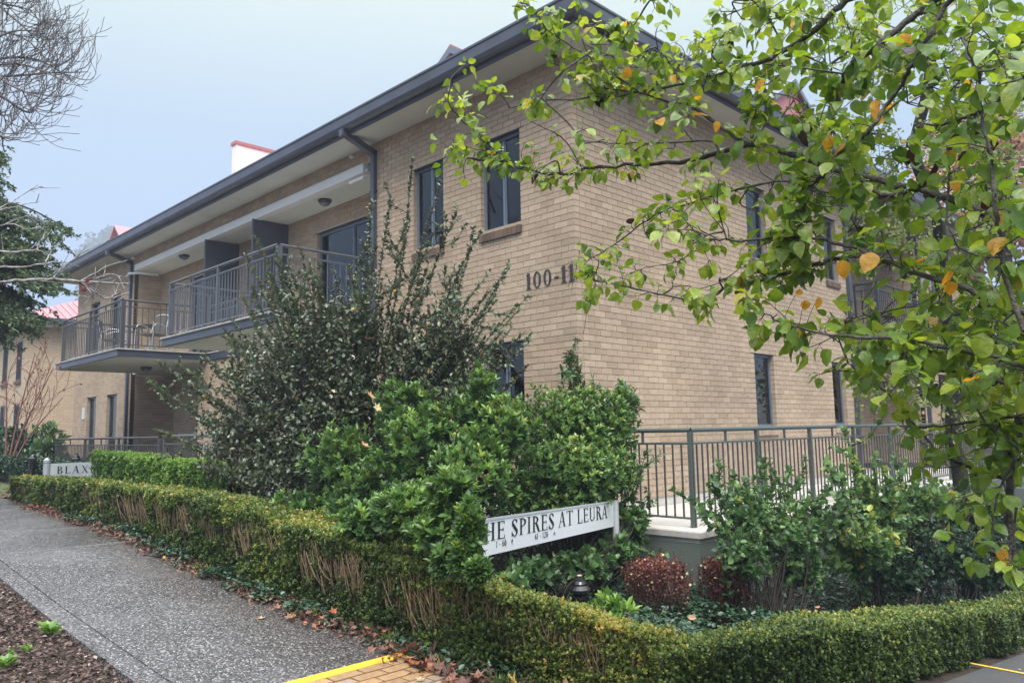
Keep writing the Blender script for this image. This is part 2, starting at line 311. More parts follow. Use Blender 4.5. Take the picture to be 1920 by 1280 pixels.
def pear_template(w=.40, curl=.25, fold=.22, wave=.03, seed=0, ragged=0.):
    r = RS(seed); t = np.array([0, .07, .2, .38, .56, .74, .9, 1.0]); wd = np.array([0, .52, .88, 1., .88, .62, .26, 0]) * w
    if ragged: wd = wd * (1 - ragged * r.rand(8) * np.array([0, 1, 1, 1, 1, 1, 1, 0]))
    V = []; 
    for i in range(8):
        z = -curl * t[i] ** 2
        y = t[i] - .12 * curl * t[i] ** 2
        if i in (0, 7): V.append([0, y, z]); continue
        zz = z + fold * wd[i]
        V += [[wd[i], y + .02, zz + wave * r.randn()], [0, y, z], [-wd[i], y + .02, zz + wave * r.randn()]]
    F = []; S = []
    F += [0, 1, 2, 0, 2, 3]; S += [3, 3]
    for i in range(5):
        a = 1 + 3 * i; F += [a, a + 3, a + 4, a + 1, a + 1, a + 4, a + 5, a + 2]; S += [4, 4]
    a = 16; F += [a, 19, a + 1, a + 1, 19, a + 2]; S += [3, 3]
    return np.array(V), F, S
def frames(D, Nn):
    D = D / (np.linalg.norm(D, axis=1)[:, None] + 1e-9)
    X = np.cross(D, Nn); X /= np.linalg.norm(X, axis=1)[:, None] + 1e-9
    Z = np.cross(X, D)
    return X, D, Z
def leafcloud(name, P, D, Nn, S, var, tmpl, material, parent=None, width=1., smooth=False, **props):
    T, Fc = tmpl[0], tmpl[1]; X, Y, Z = frames(D, Nn); n = len(P); k = len(T); S = np.broadcast_to(S, (n,))
    V = P[:, None] + S[:, None, None] * (T[None, :, 0:1] * width * X[:, None] + T[None, :, 1:2] * Y[:, None] + T[None, :, 2:3] * Z[:, None])
    off = k * np.arange(n)
    if len(tmpl) == 3:
        flat = (np.asarray(Fc)[None] + off[:, None]).ravel(); sizes = np.tile(tmpl[2], n)
        return obj(name, V.reshape(-1, 3), flat, material, parent, var=np.repeat(var, k), smooth=smooth, sizes=sizes, **props)
    F = (Fc[None] + off[:, None, None]).reshape(-1, Fc.shape[1])
    return obj(name, V.reshape(-1, 3), F, material, parent, var=np.repeat(var, k), smooth=smooth, **props)
def rdir(r, n):
    v = r.randn(n, 3); return v / np.linalg.norm(v, axis=1)[:, None]
def smooth_line(P, n=6):
    """Catmull-Rom resampling"""
    P = np.asarray(P, float)
    if len(P) < 3: return np.linspace(P[0], P[-1], n + 1)
    Q = np.vstack([2 * P[0] - P[1], P, 2 * P[-1] - P[-2]]); out = []
    t = np.linspace(0, 1, n, endpoint=False)[:, None]
    for i in range(1, len(Q) - 2):
        a, b, c, d = Q[i - 1], Q[i], Q[i + 1], Q[i + 2]
        out.append(.5 * ((2 * b) + (-a + c) * t + (2 * a - 5 * b + 4 * c - d) * t ** 2 + (-a + 3 * b - 3 * c + d) * t ** 3))
    out.append(P[-1:]); return np.concatenate(out)
def vnoise(P, seed=0, scale=1.):
    """cheap smooth noise from sums of sines, about -1..1"""
    r = RS(seed); P = np.asarray(P) * scale; s = np.zeros(P.shape[:-1])
    for i in range(6):
        k = r.randn(3) * (1 + .6 * i); s += np.sin(P @ k + r.rand() * 6.28) / (1 + .35 * i)
    return s / 2.6

# ------------------------------------------------------------------ ground
def hx(x):
    return np.interp(x, [-60, -20, -9, -6, -3.3, -1, 1.84, 4.3, 8, 30], [.8, .08, -.08, -.16, -.26, -.44, -.60, -.66, -.72, -1.2])
def H(x, y):
    x = np.asarray(x, float); y = np.asarray(y, float)
    s = np.clip((x + .2) / 3.4, 0, 1); s = s * s * (3 - 2 * s)
    d = np.clip(y + 4.15, 0, 14); return hx(x) - .115 * d * s
def ghit(px, py):
    r = ray(px, py); t = 2.
    for _ in range(4000):
        p = CAM + r * t
        if p[2] <= H(p[0], p[1]): break
        t += .01
    return p
def sheet(x0, x1, y0, y1, dz, nx, ny):
    xs = np.linspace(x0, x1, nx + 1); ys = np.linspace(y0, y1, ny + 1); X, Y = np.meshgrid(xs, ys, indexing='ij')
    V = np.stack([X, Y, H(X, Y) + dz], -1).reshape(-1, 3)
    i = np.arange(nx)[:, None] * (ny + 1); j = np.arange(ny)[None]
    F = np.stack([i + j, i + ny + 1 + j, i + ny + 2 + j, i + j + 1], -1).reshape(-1, 4)
    return V, F
def solid_sheet(x0, x1, y0, y1, dz, nx, ny, depth=.08):
    V, F = sheet(x0, x1, y0, y1, dz, nx, ny); n = len(V)
    W = V.copy(); W[:, 2] -= depth; F2 = F[:, ::-1] + n
    idx = np.arange(n).reshape(nx + 1, ny + 1); sides = []
    for line in (idx[:, 0], idx[::-1, -1], idx[-1, :], idx[0, ::-1]):
        for a, b in zip(line[:-1], line[1:]): sides.append([a, a + n, b + n, b])
    return np.vstack([V, W]), np.vstack([F, F2, np.array(sides)])
xs = np.concatenate([np.linspace(-400, -30, 12), np.arange(-28, 12, .5), np.linspace(13, 400, 12)])
ys = np.concatenate([np.linspace(-400, -12, 12), np.arange(-11, 24, .5), np.linspace(26, 400, 12)])
X, Y = np.meshgrid(xs, ys, indexing='ij'); Zg = H(X, Y) - .03 + .02 * vnoise(np.stack([X, Y, X * 0], -1), 3, 2.)
ny = len(ys); i = np.arange(len(xs) - 1)[:, None] * ny; j = np.arange(ny - 1)[None]
obj('ground', np.stack([X, Y, Zg], -1).reshape(-1, 3), np.stack([i + j, i + ny + j, i + ny + j + 1, i + j + 1], -1).reshape(-1, 4), 'soil', kind='structure', smooth=True)
# footpath in slabs, with recessed joints
path = bpy.data.objects.new('footpath', None); COL.objects.link(path); path['kind'] = 'structure'
edges = [1.835, -3.42, -5.02, -8.4, -11.8, -15.2, -18.6, -24, -30]
for a, b in zip(edges[:-1], edges[1:]):
    V, F = solid_sheet(b + .008, a - .008 if a < 1.8 else a, -5.86, -5.70, .016, max(2, int((a - b) / .5)), 1); obj('edge_slab', V, F, 'aggregate', path)
    V, F = solid_sheet(b + .008, a - .008 if a < 1.8 else a, -5.692, -4.25, .018, max(2, int((a - b) / .4)), 4); obj('path_slab', V, F, 'aggregate', path)
for xj in (-3.42, -5.02):
    V, F = solid_sheet(xj + .010, xj + .026, -5.68, -4.27, .0225, 1, 6); obj('joint_margin', V, F, 'joint', path)
V, F = solid_sheet(1.84, 1.945, -5.86, -4.25, .020, 1, 24); V[:, 0] += np.where(V[:, 0] > 1.9, 1, -1) * .004 * np.random.RandomState(3).rand(len(V)) * -1; obj('yellow_line', V, F, 'yellow', path)
V, F = sheet(1.945, 6.9, -9, -4.3, .004, 8, 8); obj('paver_bed', V, F, 'soil', path)
r = RS(5); pm = []
for k in range(6):
    V, F = boxes([[-.110, -.052, -.03, .110, .052, .020]])
    V2 = V.copy(); top = V[:, 2] > 0; V2[top, 0] *= .975; V2[top, 1] *= .95
    V = np.vstack([V2]); pm.append(mesh_data('paver', V, F, 'paver', var=np.full(8, k / 5.)))
cnt = 0
for iy in range(40):
    for ix in range(14):
        x = 2.0 + ix * .112; y = -4.36 - iy * .230 + (.115 if ix % 2 else 0)
        if y < -6.1 or cnt >= 290 or x > 3.6: continue
        o = link('paver', pm[r.randint(6)], path, (x + r.randn() * .001, y, float(H(x, y)) + r.randn() * .0012)); o.rotation_euler = (r.randn() * .006, r.randn() * .006, math.pi / 2 + r.randn() * .01); cnt += 1
# driveway ramp on the right
V, F = sheet(4.42, 9.5, -4.2, 22, .006, 12, 30); obj('driveway', V, F, 'asphalt', kind='structure')
p0 = ghit(1790, 1239)
V, F = sheet(p0[0] - .02, 8.5, p0[1] - .03, p0[1] + .035, .012, 10, 1); obj('driveway_line', V, F, 'yellow', kind='structure')
V, F = sheet(-40, -10.4, -4.25, -3.3, .0, 30, 4); obj('lawn', V, F, 'grass', kind='structure')

# ------------------------------------------------------------------ main building
BL = thing('apartment_building', 'two storey cream brick apartment building with grey gutters, balconies and house numerals', 'building', (0, 0, 0))
r = RS(11)
CH, BLn = .086, .24
def courses(u0, u1, z0, z1, openings, q0=None, q1=None, seed=0):
    """list of (ua,ub,za) of bricks; q0/q1: corner interlock offsets at the ends (even,odd courses)"""
    out = []; nc = int(round((z1 - z0) / CH)); rr = RS(seed)
    for c in range(nc):
        za = z0 + c * CH; zc = za + CH / 2
        a = u0 + (q0[c % 2] if q0 else 0); b = u1 - (q1[c % 2] if q1 else 0)
        segs = [(a, b)]
        for (oa, ob, oz0, oz1) in openings:
            if oz0 < zc < oz1:
                ns = []
                for s, e in segs:
                    if ob <= s or oa >= e: ns.append((s, e)); continue
                    if oa > s: ns.append((s, oa))
                    if ob < e: ns.append((ob, e))
                segs = ns
        for s, e in segs:
            st = math.floor((s) / BLn) * BLn + (BLn / 2 if c % 2 else 0) - BLn
            j = st + BLn
            pts = [s]
            while j < e - .01:
                if j > s + .05: pts.append(j)
                j += BLn
            if len(pts) > 1 and e - pts[-1] < .05: pts.pop()
            pts.append(e)
            for p, q in zip(pts[:-1], pts[1:]):
                out.append((p + (.005 if p > s + 1e-6 else 0), q - (.005 if q < e - 1e-6 else 0), za))
    return out
def slabs(u0, u1, z0, z1, openings, pad):
    """rectangles covering the wall less its openings (openings grown by pad)"""
    us = sorted({u0, u1, *[min(max(v, u0), u1) for o in openings for v in (o[0] - pad, o[1] + pad)]})
    zs = sorted({z0, z1, *[min(max(v, z0), z1) for o in openings for v in (o[2] - pad, o[3] + pad)]})
    out = []
    for a, b in zip(us[:-1], us[1:]):
        run = None
        for c, d in zip(zs[:-1], zs[1:]):
            um, zm = (a + b) / 2, (c + d) / 2
            hole = any(o[0] - pad < um < o[1] + pad and o[2] - pad < zm < o[3] + pad for o in openings)
            if not hole: run = (run[0], d) if run else (c, d)
            if (hole or d == zs[-1]) and run: out.append((a, b, run[0], run[1])); run = None
    return out
BRK = []   # (box, wall part) of all bricks
def brickwall(name, axis, pos, sgn, u0, u1, z0, z1, openings=(), q0=None, q1=None, seed=0, far=False, thick=.11):
    """axis 'x': wall runs along x in plane y=pos; sgn = direction of the outside"""
    openings = list(openings); B = []
    inn = pos - sgn * thick; f = pos - sgn * .009
    for a, b, c, d in slabs(u0 + (.01 if q0 else 0), u1 - (.01 if q1 else 0), z0, z1, openings, .009):
        lo, hi = min(f, inn), max(f, inn)
        B.append([a, lo, c, b, hi, d] if axis == 'x' else [lo, a, c, hi, b, d])
    w_ = boxset(name, B, 'mortar', BL)
    back = inn + sgn * .001
    for a, b, za in courses(u0, u1, z0, z1, openings, q0, q1, seed):
        lo, hi = min(pos, back), max(pos, back)
        BRK.append(([a, lo, za + .005, b, hi, za + .081] if axis == 'x' else [lo, a, za + .005, hi, b, za + .081], w_))
    return w_
ZT = 71 * CH    # 6.106, soffit height
W1, W2 = (-1.83, -.99), (-3.47, -2.70)
winF = [(W1[0], W1[1], 3.93, 5.32), (W2[0], W2[1], 3.93, 5.32), (W1[0], W1[1], .97, 2.24), (W2[0], W2[1], .97, 2.24)]
winFar = [(-19.95, -19.1, .3, 2.24), (-18.15, -17.3, .3, 2.24), (-19.95, -19.1, 3.3, 5.2), (-18.15, -17.3, 3.3, 5.2)]
winR = [(4.72, 5.43, 3.96, 5.29), (7.93, 8.56, 3.96, 5.29), (4.72, 5.43, .97, 2.24), (7.93, 8.56, .97, 2.24)]
brickwall('street_wall', 'x', 0, -1, -4.70, 0, 0, ZT, winF, q1=(.0, .12), seed=1)
brickwall('side_wall', 'y', 0, 1, 0, 9.14, 0, ZT, winR, q0=(.12, 0), seed=2)
brickwall('street_wall', 'x', 0, -1, -21.3, -16.25, -.25, ZT - 4 * .0, winFar, seed=3)
brickwall('street_wall', 'x', 0, -1, -16.25, -4.70, 5.80, ZT, [], seed=4)           # band above the loggia
brickwall('street_wall', 'x', 0, -1, -11.75, -4.70, 0, 2.72, [(-9.4, -7.2, 0, 2.24)], seed=5)
brickwall('loggia_wall', 'x', .75, -1, -16.25, -4.70, 2.92, 5.65, [(-7.75, -5.25, 2.95, 5.2), (-10.9, -9.9, 2.95, 5.2), (-14.2, -12.0, 2.95, 5.2)], seed=6)
brickwall('porch_wall', 'x', 1.2, -1, -16.25, -11.75, 0, 2.72, [(-14.6, -12.2, 0, 2.24)], seed=7)
brickwall('return_wall', 'y', -16.25, 1, .12, 1.2, -.05, 2.72, [], seed=8)
brickwall('return_wall', 'y', -16.25, 1, .12, .75, 2.92, 5.65, [], seed=9)
brickwall('return_wall', 'y', -4.70, -1, .12, .75, 2.92, 5.65, [], seed=10)
brickwall('return_wall', 'y', -11.75, -1, .12, 1.2, 0, 2.72, [], seed=10)
brickwall('end_wall', 'y', -21.3, -1, 0.13, 20, 0, ZT, [], seed=12)
brickwall('side_wall', 'y', -1.3, 1, 9.2, 13.4, 0, ZT, [(9.7, 12.3, .1, 2.24), (9.7, 12.3, 2.95, 5.2)], seed=13)
brickwall('side_wall', 'y', 0, 1, 13.4, 20, 0, ZT, [(14.6, 15.6, .97, 2.24), (14.6, 15.6, 3.96, 5.29)], seed=14)
brickwall('return_wall', 'x', 9.14, 1, -1.3, -.12, 0, ZT, [], seed=15)
brickwall('return_wall', 'x', 13.4, -1, -1.3, -.12, 0, ZT, [], seed=16)
boxset('wall_base', [[-4.7, .02, -.35, -.02, .11, -.001], [-.11, .12, -.35, -.02, 9.14, -.001], [-11.75, .02, -.5, -4.7, .11, -.001]], 'concrete', BL)
# bricks: the ones that show largest become objects, the rest one joined part
BB = np.array([b for b, _ in BRK]); ctr = (BB[:, :3] + BB[:, 3:]) / 2
px, py, dd = proj(ctr)
vis = ((px > 1105) & (py > 100)) | ((px > 830) & (px < 1092) & (py < 640) & (py > 130))
score = np.where(vis & (dd > 0) & ((BB[:, 3] - BB[:, 0] > .2) | (BB[:, 4] - BB[:, 1] > .2)), dd, 99)
order = np.argsort(score)[:300]; chosen = np.zeros(len(BB), bool); chosen[order] = True
bmesh_cache = {}
for k in order:
    b, wl = BRK[k]; c = ctr[k]; sz = tuple(np.round(BB[k, 3:] - BB[k, :3], 4)); v = r.randint(5)
    key = (sz, v)
    if key not in bmesh_cache:
        h = np.array(sz) / 2; V, F = boxes([[-h[0], -h[1], -h[2], h[0], h[1], h[2]]]); bmesh_cache[key] = mesh_data('brick', V, F, 'brick', var=np.full(8, v / 4.))
    link('brick', bmesh_cache[key], wl, c)
V, F = boxes(BB[~chosen]); nb = (~chosen).sum()
vr = np.clip(.5 + .24 * r.randn(nb), 0, 1)
obj('brick_courses', V, F, 'brick', BL, var=np.repeat(vr, 8), kind='stuff')

def window(axis, pos, sgn, u0, u1, z0, z1, sill='brick', split=True, curtain='curtain', fr='frame', ftop=.0, fw=.045, blindfrac=1., name='window'):
    """window part with frame, pane(s), curtain and sill bricks as sub-parts"""
    T = lambda a, b, c, d, e, f_: ([a, min(pos - sgn * b, pos - sgn * e), c, d, max(pos - sgn * b, pos - sgn * e), f_] if axis == 'x' else [min(pos - sgn * b, pos - sgn * e), a, c, max(pos - sgn * b, pos - sgn * e), d, f_])
    d0, d1 = .075, .13
    Bx = [T(u0, d0, z0, u0 + fw, d1, z1), T(u1 - fw, d0, z0, u1, d1, z1), T(u0 + fw, d0, z0, u1 - fw, d1, z0 + fw), T(u0 + fw, d0, z1 - fw, u1 - fw, d1, z1)]
    um = (u0 + u1) / 2
    if split: Bx.append(T(um - .018, d0 + .008, z0 + fw, um + .018, d1 - .01, z1 - fw))
    frm = boxset(name, Bx, fr, BL)
    if split:
        box('pane', T(u0 + fw, .098, z0 + fw, um - .018, .104, z1 - fw), 'glass', frm); box('pane', T(um + .018, .112, z0 + fw, u1 - fw, .118, z1 - fw), 'glass', frm)
        Bs = [T(um + .018, d0 + .02, z0 + fw, um + .04, .112, z1 - fw), T(u1 - fw - .022, d0 + .02, z0 + fw, u1 - fw, .112, z1 - fw)]
        boxset('sash', Bs, fr, frm)
    else: box('pane', T(u0 + fw, .10, z0 + fw, u1 - fw, .106, z1 - fw), 'glass', frm)
    # room behind: dark box, folded curtain
    boxset('room', [T(u0 - .3, .45, z0 - .3, u1 + .3, .5, z1 + .3), T(u0 - .35, .132, z0 - .3, u0 - .3, .5, z1 + .3), T(u1 + .3, .132, z0 - .3, u1 + .35, .5, z1 + .3), T(u0 - .3, .132, z0 - .35, u1 + .3, .5, z0 - .3), T(u0 - .3, .132, z1 + .3, u1 + .3, .5, z1 + .35)], 'glassdark', frm)
    if curtain:
        uu = np.linspace(u0 + .02, u0 + (u1 - u0) * blindfrac - .02, int((u1 - u0) * blindfrac / .02) + 3); dp = .22 + .02 * np.sin(uu * 62)
        V = []
        for z in (z0 - .05, z1 + .05):
            for a, d_ in zip(uu, dp): V.append([a, pos - sgn * d_, z] if axis == 'x' else [pos - sgn * d_, a, z])
        m_ = len(uu); F = [[i, i + 1, i + 1 + m_, i + m_] for i in range(m_ - 1)]
        obj('curtain', V, F, curtain, frm)
    if sill:
        nbk = int(round((u1 - u0 + .04) / .086)); wd = (u1 - u0 + .04) / nbk
        sm = 'brick_dark' if sill == 'dark' else 'brick'
        for i in range(nbk):
            a = u0 - .02 + i * wd
            V, F = boxes([T(a + .004, -.035, z0 - .125, a + wd - .004, .075, z0 - .012)])
            out = V[:, 1] if axis == 'x' else V[:, 0]
            sel = (np.abs(out - (pos + sgn * .035)) < 1e-6); V[sel, 2] -= .022
            obj('sill_brick', V, F, sm, frm, var=np.full(8, r.rand()))
        boxset('sill_mortar', [T(u0 - .015, -.025, z0 - .118, u1 + .015, .07, z0 - .035)], 'mortar', frm)
    # steel lintel and head
    box('lintel', T(u0 - .10, -.004, z1, u1 + .10, .07, z1 + .010), 'frame_dark', frm)
    return frm
for o in winF: window('x', 0, -1, *o, sill='dark')
for o in winFar: window('x', 0, -1, *o, sill=None, split=False, fr='frame')
for o in winR: window('y', 0, 1, *o, sill='dark' if o[2] > 3 else 'brick', split=False, curtain='curtain_light' if o[0] > 6 else 'curtain', blindfrac=.75)
for o in ((14.6, 15.6, .97, 2.24), (14.6, 15.6, 3.96, 5.29)): window('y', 0, 1, *o, sill='dark')
def door(axis, pos, sgn, u0, u1, z0, z1, leaves=2, cur='curtain'):
    return window(axis, pos, sgn, u0, u1, z0, z1, sill=None, split=True, fr='frame', fw=.06, curtain=cur, blindfrac=.8, name='sliding_door')
door('x', .75, -1, -7.75, -5.25, 2.95, 5.2); door('x', .75, -1, -10.9, -9.9, 2.95, 5.2); door('x', .75, -1, -14.2, -12.0, 2.95, 5.2)
door('x', 1.2, -1, -14.6, -12.2, 0, 2.24, cur='curtain_light'); door('x', 0, -1, -9.4, -7.2, 0, 2.24)
door('y', -1.3, 1, 9.7, 12.3, .1, 2.24, cur='curtain_light'); door('y', -1.3, 1, 9.7, 12.3, 2.95, 5.2, cur='curtain_light')
# loggia ceilings, beam, floors
box('loggia_ceiling', (-16.25, .0, 5.65, -4.81, .75, 5.70), 'soffit', BL)
box('beam', (-16.10, -.06, 5.63, -4.86, .10, 5.80), 'white', BL)
box('drip_pipe', (-5.25, -.10, 5.50, -4.80, -.055, 5.545), 'white', BL)
tubeobj('drip_pipe', [(np.array([[-16.5, -.12, 5.52], [-16.2, -.16, 5.56], [-15.9, .0, 5.55], [-15.85, .5, 5.55]]), .035)], 'white', BL)
box('loggia_floor', (-16.14, .0, 2.72, -4.81, .90, 2.92), 'soffit', BL)
for x in (-9.0, -11.4):
    s_ = boxset('privacy_screen', [[x - .02, -.05, 2.95, x + .02, .62, 5.64], [x - .04, .62, 2.95, x + .04, .745, 5.64], [x - .03, -.09, 2.95, x + .03, -.05, 5.64]], 'screen', BL)
box('slab_band', (-11.27, -.03, 2.73, -9.11, -.001, 2.895), 'colorbond', BL)
box('band_edge', (-11.27, -.05, 2.896, -9.11, -.001, 2.921), 'edge_tile', BL)
# soffit as boards ring
EX, EY = .74, -.62
boxset('soffit', [[-21.88, EY + .056, ZT, EX - .181, .12, ZT + .03], [-.12, .12, ZT, EX - .181, 20.4, ZT + .03], [-1.6, 9.1, ZT + .03, .0, 13.5, ZT + .05], [-21.9, .12, ZT, -21.1, 20.5, ZT + .03]], 'soffit', BL)
for y in (3.0, 6.2): pass
# gutter swept along eaves: profile (outward, z)
prof = np.array([[0, 6.15], [.055, 6.15], [.10, 6.17], [.125, 6.22], [.13, 6.36], [.145, 6.375], [.145, 6.405], [.12, 6.405], [.118, 6.38], [.0, 6.38]])
def gutter(P):   # P: corner list of (x,y) at outward offset 0, mitred
    V = []; n = len(prof)
    P = np.array(P, float)
    for i, p in enumerate(P):
        d0 = P[i] - P[i - 1] if i > 0 else P[1] - P[0]; d1 = P[i + 1] - P[i] if i < len(P) - 1 else d0
        n0 = nrm([d0[1], -d0[0]]); n1 = nrm([d1[1], -d1[0]]); m = n0 + n1; m = m / np.dot(m, n0)
        for o, z in prof: V.append([p[0] + m[0] * o, p[1] + m[1] * o, z])
    F = []
    for i in range(len(P) - 1):
        for j in range(n): a = i * n + j; b = i * n + (j + 1) % n; F.append([a, b, b + n, a + n])
    return np.array(V), np.array(F)
V, F = gutter([(-21.9, 20.4), (-21.9, EY + .03), (EX - .15, EY + .03), (EX - .15, 20.4)])
# keep outward offset small so that the lip sits at the measured line
obj('gutter', V, F, 'colorbond', BL)
boxset('fascia', [[-21.89, EY + .035, 6.09, EX - .16, EY + .055, 6.365], [EX - .18, EY + .055, 6.09, EX - .16, 20.4, 6.365]], 'colorbond', BL)
# roof: hip
rz = 6.37; x0, x1, y0, y1 = -21.95, EX - .06, EY - .03, 20.5; ry = (y1 - y0) / 2; pt = .26
obj('roof', [[x0, y0, rz], [x1, y0, rz], [x1, y1, rz], [x0, y1, rz], [x0 + ry, y0 + ry, rz + ry * pt], [x1 - ry, y0 + ry, rz + ry * pt]],
    [0, 1, 5, 4, 1, 2, 5, 2, 3, 4, 5, 3, 0, 4], 'roof_red', BL, sizes=[4, 3, 4, 3])
# dormer gable (grey trim, white face) and parapet
def gable_dormer(p, face, half, h, back, faceM, mp='frame', roofM='roof_red'):
    """p: apex point; face: outward unit axis (0,-1) or (1,0)"""
    fx, fy = face; tx, ty = -fy, fx
    def Q(t, o, z): return [p[0] + tx * t + fx * o, p[1] + ty * t + fy * o, z]
    z = p[2]
    dr = obj('dormer', [Q(-half * .9, -.12, z - h), Q(half * .9, -.12, z - h), Q(half * .9, -.12, z - h * .93), Q(0, -.12, z - .12), Q(-half * .9, -.12, z - h * .93), Q(-half * .9, -.12, z - 2.5), Q(half * .9, -.12, z - 2.5),
                        Q(-half * .9, -back, z - 2.5), Q(half * .9, -back, z - 2.5), Q(-half * .9, -back, z - h), Q(half * .9, -back, z - h)],
             [0, 1, 2, 3, 4, 5, 6, 1, 0, 5, 0, 9, 7, 6, 8, 10, 1], faceM, BL, sizes=[5, 4, 4, 4])
    V = [Q(-half - .08, 0, z - h), Q(0, 0, z), Q(half + .08, 0, z - h), Q(-half - .08, -back, z - h), Q(0, -back, z), Q(half + .08, -back, z - h)]
    V += [[a, b, c + .04] for a, b, c in V]
    F = [0, 1, 4, 3, 1, 2, 5, 4, 6, 9, 10, 7, 7, 10, 11, 8, 0, 6, 7, 1, 1, 7, 8, 2, 0, 3, 9, 6, 2, 8, 11, 5]
    obj('dormer_roof', V, F, roofM, dr, sizes=[4] * 8)
    V = [Q(-half, .02, z - h), Q(-half, .02, z - h + .13), Q(0, .02, z - .005), Q(half, .02, z - h + .13), Q(half, .02, z - h), Q(0, .02, z - .16)]
    V += [[a - fx * .05, b - fy * .05, c] for a, b, c in V]
    obj('barge_board', V, [0, 5, 2, 1, 5, 4, 3, 2, 6, 7, 8, 11, 11, 8, 9, 10, 0, 1, 7, 6, 1, 2, 8, 7, 2, 3, 9, 8, 3, 4, 10, 9, 4, 5, 11, 10, 5, 0, 6, 11], mp, dr, sizes=[4] * 10)
gable_dormer(hit(844, 86, 1, 2.2), (0, -1), .95, .72, 3.5, 'white')
gable_dormer(hit(1492, 150, 0, -2.2), (1, 0), 1.3, .95, 3.5, 'roof_red', roofM='colorbond')
pw = hit(443, 264, 1, 1.6)
pr = boxset('parapet', [[pw[0] - .25, pw[1], 6.6, pw[0], 6.2, pw[2] - .09]], 'white', BL)
box('coping', (pw[0] - .28, pw[1] - .03, pw[2] - .09, pw[0] + .03, 6.2, pw[2]), 'roof_red', pr)
# downpipes
def downpipe(x, wallx=False, ybase=-.06, zlow=-.3):
    d = boxset('downpipe', [[x - .05, -.075, zlow, x + .05, -.003, 5.74]], 'colorbond', BL)
    V, F = boxes([[x - .05, -.075, 5.74, x + .05, -.003, 5.95]]); V[4:, 1] -= 0; obj('pipe_bend', V, F, 'colorbond', d)
    # sloping offset from the gutter to the wall
    yo = EY + .02
    V = np.array([[x - .05, -.004, 5.955], [x + .05, -.004, 5.955], [x + .05, -.004, 5.84], [x - .05, -.004, 5.84], [x - .05, yo, 6.16], [x + .05, yo, 6.16], [x + .05, yo, 6.045], [x - .05, yo, 6.045]])
    obj('pipe_offset', V, [[0, 1, 2, 3], [7, 6, 5, 4], [0, 4, 5, 1], [1, 5, 6, 2], [2, 6, 7, 3], [3, 7, 4, 0]], 'colorbond', d)
    box('outlet', (x - .055, yo - .12, 6.05, x + .055, yo + .0, 6.17), 'colorbond', d)
    for z in (1.2, 3.1, 5.2): box('pipe_bracket', (x - .07, -.08, z, x + .07, -.001, z + .025), 'colorbond', d)
downpipe(-4.56); downpipe(-16.42)
dpz = boxset('downpipe', [[.004, 8.93, -.1, .076, 9.03, ZT - .02]], 'colorbond', BL)
boxset('downpipe', [[.004, 13.5, -.1, .076, 13.6, ZT - .02]], 'colorbond', BL)
# balconies
def rail_run(parent, p, q, z0, z1, spacing, hand='ralgrey', bal='ralgrey', post_every=None, hand_r=.025, skip_first=False, second=.13, gap=.08, baw=.008, tall_every=6, midrails=(), name='baluster', bald=.012):
    """railing between points p and q: round handrail, rail below it, bottom rail, balusters"""
    p = np.array(p, float); q = np.array(q, float); Ln = np.linalg.norm(q - p); d = (q - p) / Ln
    ax = 0 if abs(d[0]) > .5 else 1
    def bx(s0, s1, half, za, zb):
        a = p + d * s0; b = p + d * s1; lo = np.minimum(a, b); hi = np.maximum(a, b)
        if ax == 0: return [lo[0], lo[1] - half, za, hi[0], hi[1] + half, zb]
        return [lo[0] - half, lo[1], za, hi[0] + half, hi[1], zb]
    P3 = lambda s, z: np.array([*(p + d * s), z])
    tubeobj('handrail', [(np.array([P3(-.02, z1), P3(Ln / 2, z1), P3(Ln + .02, z1)]), hand_r)], hand, parent, sides=10)
    for bb_ in [bx(0, Ln, .013, z1 - second - .025, z1 - second), bx(0, Ln, .013, z0 + gap, z0 + gap + .022)] + [bx(0, Ln, .006, z, z + .02) for z in midrails]: boxset('rail', [bb_], hand, parent)
    n = int(Ln / spacing); me = None
    hb = (z1 - second - .025) - (z0 + gap + .022)
    V, F = boxes([[-baw, -baw, 0, baw, baw, hb]]); me = mesh_data(name, V, F, bal)
    base = worldloc(parent)
    for i in range(1, n):
        s = i * Ln / n; c = P3(s, z0 + gap + .022); link(name, me, parent, c - base)
    npst = max(1, int(round(Ln / (post_every or 2.)))); hp = z1 - z0 - .01
    V, F = boxes([[-.022, -.022, 0, .022, .022, hp]]); mp_ = mesh_data('post', V, F, hand)
    for i in range(npst + 1): link('post', mp_, parent, P3(i * Ln / npst, z0) - base)
    V, F = boxes([[-.012, -.012, 0, .012, .012, second]]); ms_ = mesh_data('spacer', V, F, hand)
    for i in range(npst): link('spacer', ms_, parent, P3((i + .5) * Ln / npst, z1 - second) - base)
def balcony(x0, x1, yo, zt, m_h, m_b, spacing, label=None):
    b = boxset('balcony_slab', [[x0 - .12, yo - .10, zt - .17, x1 + .12, -.002, zt - .03]], 'colorbond', BL)
    box('underside', (x0 - .06, yo - .04, zt - .19, x1 + .06, -.002, zt - .172), 'soffit', b)
    box('floor_edge', (x0 - .15, yo - .13, zt - .028, x1 + .15, -.001, zt), 'edge_tile', b)
    box('flashing', (x0 - .135, yo - .115, zt - .05, x1 + .135, -.001, zt - .0285), 'colorbond', b)
    rl = bpy.data.objects.new('balcony_railing', None); COL.objects.link(rl); rl.parent = BL
    rail_run(rl, (x0, yo), (x1, yo), zt, zt + 1.08, spacing, m_h, m_b)
    rail_run(rl, (x1, yo + .05), (x1, -.03), zt, zt + 1.08, spacing * 1.0, m_h, m_b)
    rail_run(rl, (x0, yo + .05), (x0, -.03), zt, zt + 1.08, spacing * 1.0, m_h, m_b)
    return b
balcony(-8.95, -4.66, -1.80, 2.92, 'ralgrey', 'ralgrey', .115)
balcony(-15.7, -11.42, -1.88, 2.92, 'railbrown', 'railbrown', .125)
